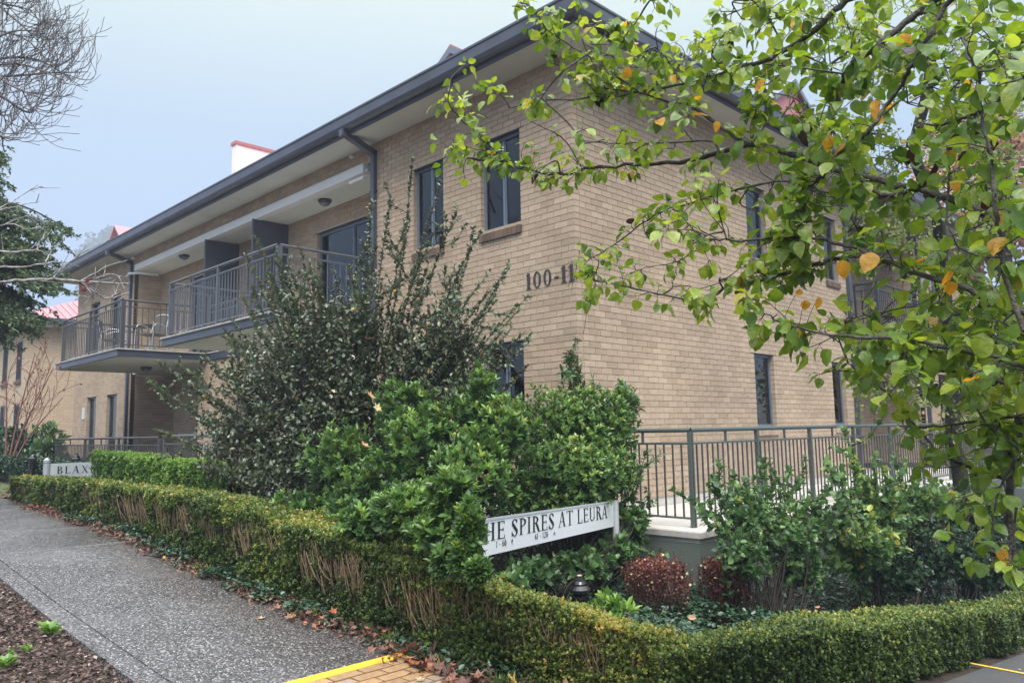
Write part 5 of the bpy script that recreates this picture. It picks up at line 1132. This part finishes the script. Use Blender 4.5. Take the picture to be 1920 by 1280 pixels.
# foggy far trees
def far_tree(px, py, d, rw, rh, label, seed, material='foggy', size=.5, n=2600):
    r = RS(seed); c = at(px, py, d); g = -.5; root = thing('far_tree', label, 'tree', (c[0], c[1], g)); Ls = [(np.array([[c[0], c[1], g], [c[0] + .2, c[1], c[2] * .5], [c[0], c[1], c[2]]]), np.array([.35, .25, .1]))]; P = []
    for k in range(26):
        u = rdir(r, 1)[0]; b = c + u * np.array([rw, rw, rh]) * (.25 + .6 * r.rand()); rr = (.22 + .2 * r.rand()) * rw; p = b + rdir(r, n // 26) * rr * (.5 + .5 * r.rand(n // 26)[:, None]); P.append(p)
        Ls.append((np.array([[c[0], c[1], c[2] - rh * .6], (c + b) / 2, b]), np.array([.12, .08, .04])))
    tubeobj('trunk', Ls, 'bark_dark', root, sides=5); P = np.concatenate(P); m_ = len(P)
    leafcloud('crown', P, rdir(r, m_), rdir(r, m_), size * (.6 + .6 * r.rand(m_)), r.rand(m_), T_DIA, material, root, width=1.3, kind='stuff')
far_tree(195, 500, 380, 22, 22, 'blurred fog grey tree far behind the gutter at left', 131, n=7000, size=2.4)
far_tree(1860, 330, 24, 3.2, 5.5, 'thin autumn tree with pinkish brown leaves in the distance at upper right', 133, material='autumn', size=.17, n=6500)
far_tree(1960, 700, 20, 3.0, 3.0, 'pale green tree behind the railing at the right edge', 134, material='fine', size=.16, n=9000)

# ---------------------------------------------------------- second tree (fine leaves) standing behind the near one
def crown_tree(name, label, trunk, blobs_px, depth_f, leaf, material, seed, dens, mu, tmpl=T_OVAL, bark='bark_dark', trunk_r=(.075, .03), nleaf=7, twig=.22, dspread=.5):
    r = RS(seed); root = thing(name, label, 'tree', trunk[0]); tl = smooth_line(trunk, 8); Ls = [(tl, np.linspace(trunk_r[0], trunk_r[1], len(tl)))]; nodes = [tl[len(tl) // 4:]]; C_ = []; ax_ = []
    for (bx_, by_, br_) in blobs_px:
        n = max(1, int(br_ * br_ * dens)); 
        dc = depth_f(bx_, by_) + r.randn() * dspread * .5; cc = at(bx_, by_, dc); allp = np.concatenate(nodes); j = np.argmin(np.linalg.norm(allp - cc, axis=1) + .3 * np.maximum(0, allp[:, 2] - cc[2])); a = allp[j]
        c = smooth_line([a, a + (cc - a) * .5 + ZUP * .06 + r.randn(3) * .03, cc], 6); L0 = np.linalg.norm(cc - a); Ls.append((c, np.linspace(min(.022, .006 + .012 * L0), .004, len(c)))); nodes.append(c[1:])
        for k in range(n):
            dd_ = dc + r.randn() * dspread * .6; q = at(bx_ + r.uniform(-1, 1) * br_, by_ + r.uniform(-1, 1) * br_, dd_); a2 = c[r.randint(len(c) // 2, len(c))]; m1 = (a2 + q) / 2 + r.randn(3) * .03 + ZUP * .03
            cc2 = smooth_line([a2, m1, q], 4); Ls.append((cc2, np.linspace(.004, .002, len(cc2)))); C_.append(q); ax_.append(nrm(q - m1))
            C_.append(m1); ax_.append(nrm(q - a2))
    tubeobj('branches', Ls, bark, root, sides=5)
    C_ = np.array(C_); ax_ = np.array(ax_); P, D, Nn = whorls(r, C_, ax_ + rdir(r, len(C_)) * .3, nleaf, leaf * 2.0, 1.1, droop=.5)
    P += rdir(r, len(P)) * twig * .25; n = len(P)
    leafcloud('foliage', P, D, Nn, leaf * (.6 + .7 * r.rand(n)), np.clip(mu + .22 * r.randn(n), 0, 1), tmpl, material, root, kind='stuff')
    return root
t2b = at(1800, 900, 11.2); t2b2 = t2b.copy(); t2b2[2] = float(H(t2b[0], t2b[1])) - .1
trunk2 = [t2b2, t2b, at(1785, 820, 11), at(1790, 700, 10.8), at(1775, 600, 10.5), at(1765, 500, 10.2), at(1755, 400, 9.9), at(1715, 290, 9.6), at(1735, 180, 9.4), at(1750, 60, 9.2), at(1740, -60, 9.2)]
blob2 = [(1600, 170, 60), (1680, 280, 60), (1650, 340, 55), (1640, 410, 60), (1690, 450, 60), (1720, 420, 60), (1780, 470, 60), (1850, 350, 60), (1900, 300, 70), (1850, 150, 60), (1780, 230, 70), (1650, 470, 50), (1620, 700, 42), (1645, 740, 40), (1690, 740, 50), (1640, 660, 40), (1780, 740, 60), (1700, 815, 40), (1840, 440, 60), (1900, 200, 70), (1740, 60, 70), (1620, 40, 60), (1900, 60, 70), (1560, 80, 50), (1680, 120, 60), (1830, 820, 50), (1900, 700, 60), (1860, 600, 60), (1800, 130, 60), (1620, 250, 50)]
crown_tree('fine_leaved_tree', 'pale small leaved tree with dark mossy trunk behind the near pear tree', trunk2, blob2, lambda x, y: 9.4, .05, 'fine', 141, .0040, .45, trunk_r=(.125, .05), dspread=.8)

# ---------------------------------------------------------- near pear tree
r = RS(151)
PT_base = at(2080, 1150, 2.9); PT_base[2] = float(H(PT_base[0], PT_base[1])) - .1
PT = thing('pear_tree', 'near ornamental pear tree with large glossy green and yellow leaves overhanging the right side', 'tree', PT_base)
dpx = lambda x: 4.0 - (x - 850) / 1070 * 1.45
def BR(pts, r0, r1, dd=0.): return (smooth_line([at(x, y, dpx(x) + dd) for x, y in pts], 6), r0, r1)
br = []
tr3 = smooth_line([PT_base, at(2075, 1080, 2.85), at(2065, 850, 2.8), at(2050, 620, 2.75), at(2030, 480, 2.7), at(2010, 300, 2.7), at(1985, 100, 2.7), at(1950, -80, 2.7)], 6)
lines = [
 ([(2050, 560), (1975, 640), (1925, 740), (1900, 850), (1890, 950), (1900, 1050)], .022, .010, .0),
 ([(2040, 420), (1985, 425), (1920, 430)], .02, .016, .25), ([(1985, 60), (1950, 70), (1935, 75)], .01, .006, -.2), ([(1990, 130), (1930, 140)], .012, .009, -.1), ([(2000, 190), (1930, 180)], .018, .015, 0), ([(2045, 600), (1930, 590)], .014, .010, -.1), ([(2055, 700), (1930, 690)], .011, .008, -.3), ([(2060, 730), (1980, 650), (1920, 620)], .012, .008, -.35), ([(2060, 740), (1910, 720)], .01, .006, -.25), ([(2060, 800), (1910, 780)], .009, .006, -.1),
 ([(1920, 430), (1800, 380), (1700, 350), (1600, 330), (1470, 285), (1410, 272), (1350, 285), (1290, 302), (1190, 310), (1110, 315), (1060, 326), (1020, 325), (960, 312), (925, 303), (880, 297), (870, 292), (838, 275)], .016, .0035, .25),
 ([(1020, 325), (940, 300), (905, 265), (875, 235), (850, 210), (828, 168)], .0045, .0025, .25),
 ([(1900, -40), (1700, -30), (1590, 0), (1530, 55), (1470, 95), (1440, 112), (1370, 130), (1350, 140), (1280, 157), (1198, 173), (1110, 184), (1022, 187), (990, 190)], .015, .003, .1),
 ([(1240, -30), (1220, 0), (1190, 45), (1175, 65), (1163, 82), (1146, 78)], .005, .002, 0),
 ([(1850, -60), (1775, 10), (1745, 62), (1710, 120), (1690, 160), (1662, 197), (1640, 232), (1620, 255), (1600, 270), (1560, 300)], .009, .005, -.3),
 ([(1780, -20), (1720, 25), (1660, 75), (1600, 120), (1580, 150), (1567, 200), (1555, 260), (1545, 320), (1528, 340), (1517, 358), (1505, 392), (1489, 417), (1466, 440), (1447, 446), (1400, 450), (1340, 449), (1310, 452)], .013, .004, -.1),
 ([(1935, 75), (1900, 85), (1855, 112), (1830, 120), (1780, 170)], .006, .002, -.2),
 ([(1930, 140), (1900, 155), (1850, 200), (1800, 225), (1780, 232), (1720, 236)], .009, .003, -.1),
 ([(1930, 180), (1850, 200), (1810, 240), (1770, 290), (1735, 345), (1690, 362), (1650, 366), (1615, 337), (1585, 320)], .015, .006, 0),
 ([(1930, 590), (1820, 545), (1720, 512), (1650, 487), (1600, 465), (1540, 450), (1489, 445), (1447, 446)], .010, .005, -.1),
 ([(1620, 480), (1562, 487), (1540, 492), (1495, 505), (1445, 521), (1371, 537), (1310, 568), (1280, 560), (1211, 546), (1120, 527), (1090, 520), (1075, 512)], .009, .0025, 0),
 ([(1930, 690), (1858, 668), (1750, 645), (1650, 633), (1559, 628), (1481, 611), (1424, 584), (1400, 578)], .008, .0025, -.3),
 ([(1609, 427), (1569, 373), (1515, 349), (1461, 341), (1364, 359), (1280, 386), (1230, 402), (1191, 430), (1140, 465), (1095, 492), (1070, 497)], .006, .002, .1),
 ([(1115, 515), (1105, 560), (1094, 625)], .002, .0012, .2), ([(1108, 520), (1098, 560), (1096, 588)], .002, .0012, .2),
 ([(1920, 620), (1880, 500), (1870, 430), (1865, 380), (1862, 300), (1840, 230), (1835, 130), (1815, 110), (1800, 60)], .008, .003, -.35),
 ([(1905, 860), (1880, 830), (1830, 765), (1790, 715)], .006, .002, -.2),
 ([(1760, 850), (1683, 756), (1640, 720), (1589, 679)], .005, .002, .1), ([(1895, 900), (1830, 880), (1760, 850)], .008, .005, 0),
 ([(1780, 270), (1778, 350), (1775, 400), (1785, 440), (1800, 470)], .004, .002, -.2),
 ([(1300, 60), (1335, 90), (1322, 155)], .002, .003, .05), ([(1470, 95), (1440, 30), (1420, 10), (1390, -20)], .004, .003, 0), ([(1440, 38), (1470, 30), (1500, 10)], .003, .002, 0),
 ([(1022, 60), (1000, 30), (975, 5)], .002, .002, .2), ([(1198, 173), (1110, 110), (1060, 80), (1022, 55)], .005, .003, .1), ([(1085, 160), (1060, 130), (1030, 118)], .003, .002, .1), ([(1198, 173), (1130, 165), (1090, 155)], .004, .003, .1),
 ([(1280, 157), (1250, 110), (1230, 90)], .003, .002, 0), ([(1410, 270), (1440, 230), (1480, 215)], .004, .002, 0),
 ([(1410, 272), (1413, 240), (1418, 200), (1421, 170), (1420, 145)], .004, .002, .1), ([(1300, 200), (1340, 230), (1380, 260), (1410, 272)], .009, .006, .1), ([(1290, 195), (1250, 190), (1198, 173)], .006, .004, .1),
 ([(1090, 312), (1060, 265), (1040, 250), (1010, 235), (990, 225)], .004, .002, .2), ([(1350, 285), (1330, 265), (1250, 268), (1200, 268), (1130, 268), (1080, 262)], .005, .002, .15),
 ([(1505, 392), (1470, 500), (1440, 560)], .002, .001, .1), ([(1528, 340), (1512, 420), (1505, 500)], .002, .001, -.1), ([(1330, 570), (1310, 600)], .002, .001, 0), ([(1335, 450), (1270, 490), (1220, 500), (1180, 512)], .003, .0015, .1), ([(1350, 450), (1290, 420), (1260, 400)], .003, .0015, 0),
 ([(1897, 870), (1870, 930), (1860, 990), (1858, 1030)], .005, .002, -.2), ([(1905, 950), (1895, 1040), (1893, 1090)], .005, .002, -.3), ([(1910, 720), (1800, 700), (1720, 690), (1660, 680)], .006, .003, -.25), ([(1910, 780), (1830, 790), (1750, 800), (1690, 800)], .006, .003, -.1),
]
nodes = [tr3]; main = [(tr3, np.linspace(.06, .035, len(tr3)))]
for pts, r0, r1, dd in lines:
    c = smooth_line([at(x, y, dpx(x) + dd + .03 * math.sin(i * 1.7)) for i, (x, y) in enumerate(pts)], 5); c = c + r.randn(*c.shape) * min(.003, r0 * .4)
    main.append((c, np.linspace(r0, r1, len(c)) * (1 + .12 * r.randn(len(c)))))
    nodes.append(c)
for k, (c, rr) in enumerate(main): tubeobj('trunk' if k == 0 else 'branch', [(c, rr)], 'bark', PT, sides=9 if k == 0 else 7)
tw = []; LP = []; LD = []; LN = []; LS = []
def add_leaves(base_, axis, n, spread, size, petiole=.022, droop=.55):
    """n leaves on petioles round a twig end"""
    A = nrm(np.cross(axis, r.randn(3))); B_ = np.cross(axis, A); ph = r.rand() * 6.28
    for i in range(n):
        th = ph + i * 2.4; d = nrm(axis * (.4 + .5 * r.rand()) + spread * (math.cos(th) * A + math.sin(th) * B_) + r.randn(3) * .15)
        pe = petiole * (.6 + .8 * r.rand()); p = base_ + d * pe - ZUP * pe * .25; tw.append((np.array([base_, base_ + d * pe * .6, p]), np.array([.0011, .0009, .0008])))
        dl = nrm(d - ZUP * droop * (.5 + 1.0 * r.rand())); LP.append(p); LD.append(dl); LN.append(ZUP * .8 + d * .35 + r.randn(3) * .45); LS.append(size * (.62 + .62 * r.rand()))
def twig_from(a, d, ln, nl, size):
    d = nrm(d); m1 = a + d * ln * .5 + r.randn(3) * ln * .08; e = m1 + nrm(d + r.randn(3) * .35 + ZUP * .1) * ln * .5; c = smooth_line([a, m1, e], 3); tw.append((c, np.linspace(.0026, .0014, len(c))))
    add_leaves(e, nrm(e - m1), max(2, nl // 2), .9, size)
    for k in range(nl - nl // 2): i = r.randint(1, len(c)); ax = nrm(c[i] - c[i - 1]); add_leaves(c[i], nrm(ax + r.randn(3) * .6), 1, .8, size)
sparse = {23, 24, 40, 41, 42, 43, 46}
for k, (c, rr) in enumerate(main[1:]):
    seg = np.linalg.norm(np.diff(c, axis=0), axis=1).sum(); n = int(seg / (.022 if c[-1][0] < 5.2 else .032))
    for j in range(n):
        t = r.rand(); f = t * (len(c) - 1); i = min(int(f), len(c) - 2); a = c[i] + (c[i + 1] - c[i]) * (f - i); x_, y_, d_ = proj(a)
        if k in sparse and r.rand() < .75: continue
        if 1085 < x_ < 1160 and y_ > 545: continue
        ax = nrm(c[i + 1] - c[i]); sd = nrm(np.cross(ax, r.randn(3)) + ZUP * .15)
        sz = .050 if x_ < 1350 else .057
        q = .55 if x_ < 1500 else .35
        if r.rand() < q: add_leaves(a + sd * .02, sd, r.randint(2, 5), .8, sz); tw.append((np.array([a, a + sd * .012, a + sd * .022]), np.array([.003, .0025, .002])))
        elif r.rand() < .5: twig_from(a, sd + ax * .6, .05 + .10 * r.rand(), r.randint(4, 7), sz)
blobs3 = [(960, 12, 35), (1010, 30, 36), (1080, 45, 36), (1110, 95, 50), (1060, 130, 28), (1140, 50, 46), (1160, 140, 45), (1230, 150, 42), (1195, 105, 30), (850, 150, 30), (880, 195, 34), (920, 178, 34), (955, 200, 30), (1000, 205, 24), (850, 262, 18), (1000, 330, 22), (1090, 270, 30), (1150, 275, 34), (1200, 275, 34), (1250, 200, 34), (1290, 225, 34), (1300, 120, 50), (1345, 90, 50), (1390, 35, 55), (1450, 30, 60), (1510, 60, 70), (1560, 120, 70), (1640, 50, 80), (1700, 130, 70), (1430, 120, 55), (1480, 180, 60), (1560, 220, 70), (1640, 230, 60), (1760, 50, 60), (1850, 40, 70), (1900, 110, 60), (1800, 150, 50), (1720, 200, 50), (1850, 250, 60), (1790, 330, 60), (1880, 380, 60), (1820, 430, 55), (1640, 310, 50), (1550, 290, 50), (1700, 400, 40), (1280, 400, 34), (1340, 375, 42), (1420, 395, 38), (1530, 440, 36), (1600, 415, 40), (1290, 465, 40), (1350, 520, 44), (1260, 525, 30), (1440, 480, 44), (1110, 508, 34), (1210, 440, 18), (1400, 560, 28), (1560, 600, 42), (1620, 590, 55), (1700, 590, 75), (1790, 590, 75), (1870, 550, 80), (1650, 660, 50), (1720, 680, 80), (1800, 670, 65), (1880, 680, 70), (1700, 520, 40), (1780, 500, 50), (1880, 480, 60), (1650, 700, 30), (1860, 790, 40), (1890, 790, 50), (1880, 860, 46), (1892, 940, 40), (1875, 1010, 30), (1900, 1060, 26), (1900, 620, 60), (1840, 620, 60), (1620, 150, 60), (1740, 270, 40), (1900, 850, 50), (1850, 730, 45)]
for bx_, by_, br_ in blobs3:
    n = max(1, int(br_ * br_ * (.0021 if bx_ < 1350 else .0018 if bx_ < 1600 else .0019)))
    dc = dpx(bx_) + r.randn() * .2
    if bx_ > 1500 and r.rand() < .4: dc += .5
    cc = at(bx_, by_, dc); alln = np.concatenate(nodes); j = np.argmin(np.linalg.norm(alln - cc, axis=1)); a = alln[j]; c = smooth_line([a, a + (cc - a) * .5 + r.randn(3) * .03, cc], 5); tw.append((c, np.linspace(.0045, .0025, len(c)))); nodes.append(c[2:])
    for k in range(n):
        q = at(bx_ + r.uniform(-1, 1) * br_, by_ + r.uniform(-1, 1) * br_, dc + r.randn() * .22); a2 = c[r.randint(len(c) // 2, len(c))]; v_ = q - a2; ln = np.linalg.norm(v_)
        m1 = a2 + v_ * .5 + r.randn(3) * .02; c2 = smooth_line([a2, m1, q], 3); tw.append((c2, np.linspace(.003, .0016, len(c2)))); add_leaves(q, nrm(q - m1), r.randint(4, 7), .9, .049 if bx_ < 1350 else .056)
        add_leaves(m1, nrm(v_ + r.randn(3) * .3 * ln), r.randint(1, 3), .9, .058)
V, F = tubes(tw, 4); obj('twigs', V, F, 'bark', PT, kind='stuff')
LP = np.array(LP); LD = np.array(LD); LN = np.array(LN); LS = np.array(LS)
lx, ly, ld = proj(LP); rk = r.rand(len(lx)); kp = ~((lx > 960) & (lx < 1088) & (ly > 478) & (ly < 560)) & ~((lx > 1590) & (lx < 1735) & (ly > 505) & (ly < 600) & (rk < .72)) & ~((lx > 1390) & (lx < 1445) & (ly > 330) & (ly < 480) & (rk < .45)) & ~((lx > 1535) & (lx < 1610) & (ly > 395) & (ly < 520) & (rk < .5)) & ~((lx < 1060) & (ly > 345) & (ly < 480)); LP, LD, LN, LS = LP[kp], LD[kp], LN[kp], LS[kp]; n = len(LP)
lx, ly, ld = proj(LP)
hp = np.array([[1580, 505, .068], [1638, 492, .075], [1778, 525, .062], [1698, 80, .055], [1552, 270, .062], [1878, 408, .055], [1535, 575, .045], [1510, 580, .04], [1640, 205, .045], [1645, 220, .04], [1777, 300, .045], [1882, 1045, .05], [1780, 545, .05], [1790, 355, .04], [1258, 160, .035], [1345, 245, .04], [1500, 560, .03]])
var = np.clip(.54 + .19 * r.randn(n) + .10 * (lx < 1450) + .10 * vnoise(LP, 9, 2.0), 0, .84); u = r.rand(n); var = np.where(u < .011, .87 + .1 * r.rand(n), var); var = np.where(u > .994, 1., var)
# single hand placed yellow leaves
for a, b, s in hp:
    p = at(a, b - 18, dpx(a) - .25); LP = np.vstack([LP, p]); LD = np.vstack([LD, nrm(-ZUP + r.randn(3) * .25)]); tc_ = nrm(CAM - p); LN = np.vstack([LN, tc_ + r.randn(3) * .35]); LS = np.r_[LS, s * 1.05]; var = np.r_[var, .945 + .03 * r.rand()]
    j = np.argmin(np.linalg.norm(np.concatenate(nodes) - p, axis=1)); a3 = np.concatenate(nodes)[j]; tw2 = smooth_line([a3, (a3 + p) / 2 + ZUP * .01, p], 3); 
    V, F = tubes([(tw2, np.linspace(.0016, .001, len(tw2)))], 4); obj('twig', V, F, 'bark', PT)
n = len(LP); lx, ly, ld = proj(LP)
inview = (lx > -20) & (lx < 1940) & (ly > -20) & (ly < 1300)
score = np.where(inview, LS / np.maximum(ld, .3), 0); ordr = np.argsort(-score)
T_P = [pear_template(.36, .30, .25, .02, 1), pear_template(.42, .15, .35, .03, 2), pear_template(.34, .50, .15, .025, 3), pear_template(.39, .35, .30, .035, 4), pear_template(.44, .2, .2, .04, 5, ragged=.0)]
X, Y_, Z_ = frames(LD, LN); T0 = worldloc(PT)
for q, k in enumerate(ordr[:300]):
    T, Fc, Sz = T_P[k % 5]
    V = LP[k] + LS[k] * (T[:, 0:1] * X[k] + T[:, 1:2] * Y_[k] + T[:, 2:3] * Z_[k])
    V, F, S2_ = V - LP[k], Fc, Sz
    link('leaf', mesh_data('leaf', V, F, 'pear', var=np.full(len(V), var[k]), smooth=True, sizes=S2_), PT, LP[k] - T0)
rest = ordr[300:]
for g in range(5):
    kk = rest[g::5]; leafcloud('foliage', LP[kk], LD[kk], LN[kk], LS[kk], var[kk], T_P[g], 'pear', PT, smooth=True, kind='stuff')
print('pear leaves', n)

# ---------------------------------------------------------- mulch, litter, small things
r = RS(171)
def scatter(name, label, n, xr, yr, size, tmpl, material, seed, mask=None, flat=.25, mu=.45, sd=.25, dz=.01, width=1., near=True, pile=0.):
    r = RS(seed); x = xr[0] + (xr[1] - xr[0]) * r.rand(n); y = yr[0] + (yr[1] - yr[0]) * r.rand(n)
    if mask is not None: k = mask(x, y, r); x, y = x[k], y[k]
    n = len(x); P = np.stack([x, y, H(x, y) + dz + pile * r.rand(n)], 1); a = r.rand(n) * 6.28; D = np.stack([np.cos(a), np.sin(a), r.randn(n) * flat], 1); Nn = ZUP + r.randn(n, 3) * flat
    leafcloud(name, P, D, Nn, size * (.5 + r.rand(n)), np.clip(mu + sd * r.randn(n), 0, 1), tmpl, material, width=width, kind='stuff', label=label)
scatter('mulch', 'brown bark chips covering the bed left of the path', 36000, (-4.5, 3.2), (-8.2, -5.86), .036, T_DIA, 'chips', 172, width=.75, flat=.35, dz=-.02, pile=.03, mu=.4)
scatter('mulch', 'dark bark chips and crumbs under the hedge along the path', 16000, (-9, 3.6), (-4.40, -3.9), .024, T_DIA, 'chips', 173, width=.8, flat=.35, dz=.0, pile=.03, mu=.25, mask=lambda x, y, r: y > -4.28 - .10 * r.rand(len(x)))
scatter('fallen_leaves', 'small curled brown leaves and debris along the foot of the long hedge', 6500, (-8, 3.9), (-4.50, -4.0), .038, T_OVAL, 'litter', 274, flat=.6, dz=.012, pile=.05, mu=.35, mask=lambda x, y, r: (y > -4.34 - .12 * r.rand(len(x)) ** 2 + .05 * np.sin(x * 5)))
scatter('fallen_leaves', 'brown and rusty fallen leaves along the foot of the long hedge', 1100, (-8, 3.9), (-4.55, -4.05), .055, T_STAR, 'litter', 174, flat=.4, dz=.015, pile=.05, mu=.45, mask=lambda x, y, r: (y > -4.38 - .08 * r.rand(len(x))) & (r.rand(len(x)) < .35 + .65 * (x > 0)))
scatter('fallen_leaves', 'red brown fallen leaves heaped by the brick pavers', 260, (1.9, 3.6), (-4.60, -4.15), .075, T_STAR, 'litter', 175, flat=.5, dz=.02, pile=.06, mu=.55, mask=lambda x, y, r: y > -4.55 + .12 * (3.6 - x) * r.rand(len(x)))
scatter('fallen_leaves', 'leaves lying on the lawn and bed at the far end of the path', 500, (-14, -5), (-4.6, -3.6), .07, T_OVAL, 'litter', 176, flat=.3, mu=.5, mask=lambda x, y, r: y > -4.3)
scatter('fallen_leaves', 'scattered leaves under the driveway hedge', 60, (4.35, 5.0), (-4, 3), .05, T_OVAL, 'litter', 177, flat=.3, mu=.8, mask=lambda x, y, r: r.rand(len(x)) < np.clip(1.2 - (x - 4.3) * 2, 0, 1))
def single_leaf(px, py, size, v, label, tmpl=T_STAR, z=None, normal=None, name='fallen_leaf'):
    p = ghit(px, py) if z is None else at(px, py, z); p = p + ZUP * .022
    leafcloud(name, p[None], np.array([[r.randn(), r.randn(), .05]]), np.array([[.1 * r.randn(), .1 * r.randn(), 1.]]) if normal is None else normal[None], size, np.array([v]), tmpl, 'litter', label=label, category='leaf')
single_leaf(483, 1163, .075, .93, 'single pale leaf lying on the middle of the path')
single_leaf(1714, 1258, .05, .98, 'yellow leaf lying on the dark driveway by the hedge', T_OVAL)
single_leaf(797, 1222, .085, .86, 'vivid orange leaf at the edge of the brick pavers')
single_leaf(1092, 1084, .05, .95, 'tan leaf resting on top of the near bollard light', T_OVAL, z=6.46)
for (a, b, d, v, lb) in ((749, 572, 8.4, .88, 'orange leaf caught high in the dark shrub'), (700, 745, 8.2, .9, 'orange leaf caught mid height in the dark shrub'), (715, 768, 8.0, .97, 'big yellow orange leaf caught above the rhododendron'), (693, 637, 8.6, .9, 'orange leaf caught left of the shrub centre'), (680, 838, 7.6, .9, 'tan leaf caught on the rhododendron'), (1220, 1188, 5.1, .5, 'brown leaf lying on the hedge top by the lime shoots'), (1290, 1163, 5.4, .9, 'orange leaf lying on the driveway hedge top'), (1535, 1145, 5.8, .88, 'orange leaf lying on the hedge top near its middle')):
    single_leaf(a, b, .10 if d > 6 else .06, v, lb, T_STAR if d > 6 else T_OVAL, z=d, normal=nrm(CAM - at(a, b, d)) + ZUP * .6, name='caught_leaf')
# seedlings in the mulch
for (a, b, s, lb) in ((83, 1190, .075, 'bright green weed seedling in the mulch beside the path edge'), (10, 1250, .06, 'low green weed at the bottom left corner of the mulch'), (42, 1228, .035, 'tiny weed between the two larger weeds in the mulch')):
    p = ghit(a, b); t = thing('weed', lb, 'weed', p); C_ = p + r.randn(5, 3) * np.array([.03, .03, .008]) + ZUP * .04; P, D, Nn = whorls(r, C_, np.tile(ZUP, (5, 1)) + rdir(r, 5) * .3, 5, s, 1.3); leafcloud('leaves', P, D, Nn, s, .4 + .3 * r.rand(25), T_OVAL, 'brightbox', t, width=1.1, kind='stuff')
    tubeobj('stem', [(np.array([p, p + ZUP * .04]), .003)], 'twig_tan', t, sides=5)
# grass tufts at the hedge foot
P = []; D = []
for q in range(9):
    x = r.uniform(-3, 3.2); y = -4.30 + r.rand() * .1; n = 12; P.append(np.tile([x, y, float(H(x, y))], (n, 1)) + r.randn(n, 3) * .01); D.append(rdir(r, n) * .6 + ZUP)
P = np.concatenate(P); D = np.concatenate(D); leafcloud('grass_tufts', P, D, rdir(r, len(P)), .11, .1 + .4 * r.rand(len(P)), T_LANCE, 'brightbox', width=.22, kind='stuff', label='thin grass tufts along the hedge foot')
# ---------------------------------------------------------- mist
hz = bpy.data.materials.new('mist'); hz.use_nodes = True; t_ = hz.node_tree; t_.nodes.clear(); o_ = t_.nodes.new('ShaderNodeOutputMaterial'); v_ = t_.nodes.new('ShaderNodeVolumePrincipled')
v_.inputs['Color'].default_value = (.55, .62, .73, 1); v_.inputs['Density'].default_value = HAZE; v_.inputs['Anisotropy'].default_value = .2; t_.links.new(v_.outputs[0], o_.inputs['Volume'])
if HAZE > 0:
    V, F = boxes([[-430, -90, -9, 45, 120, 110]]); me = mesh_data('haze', V, F, None); me.materials.append(hz); link('haze', me, kind='stuff')
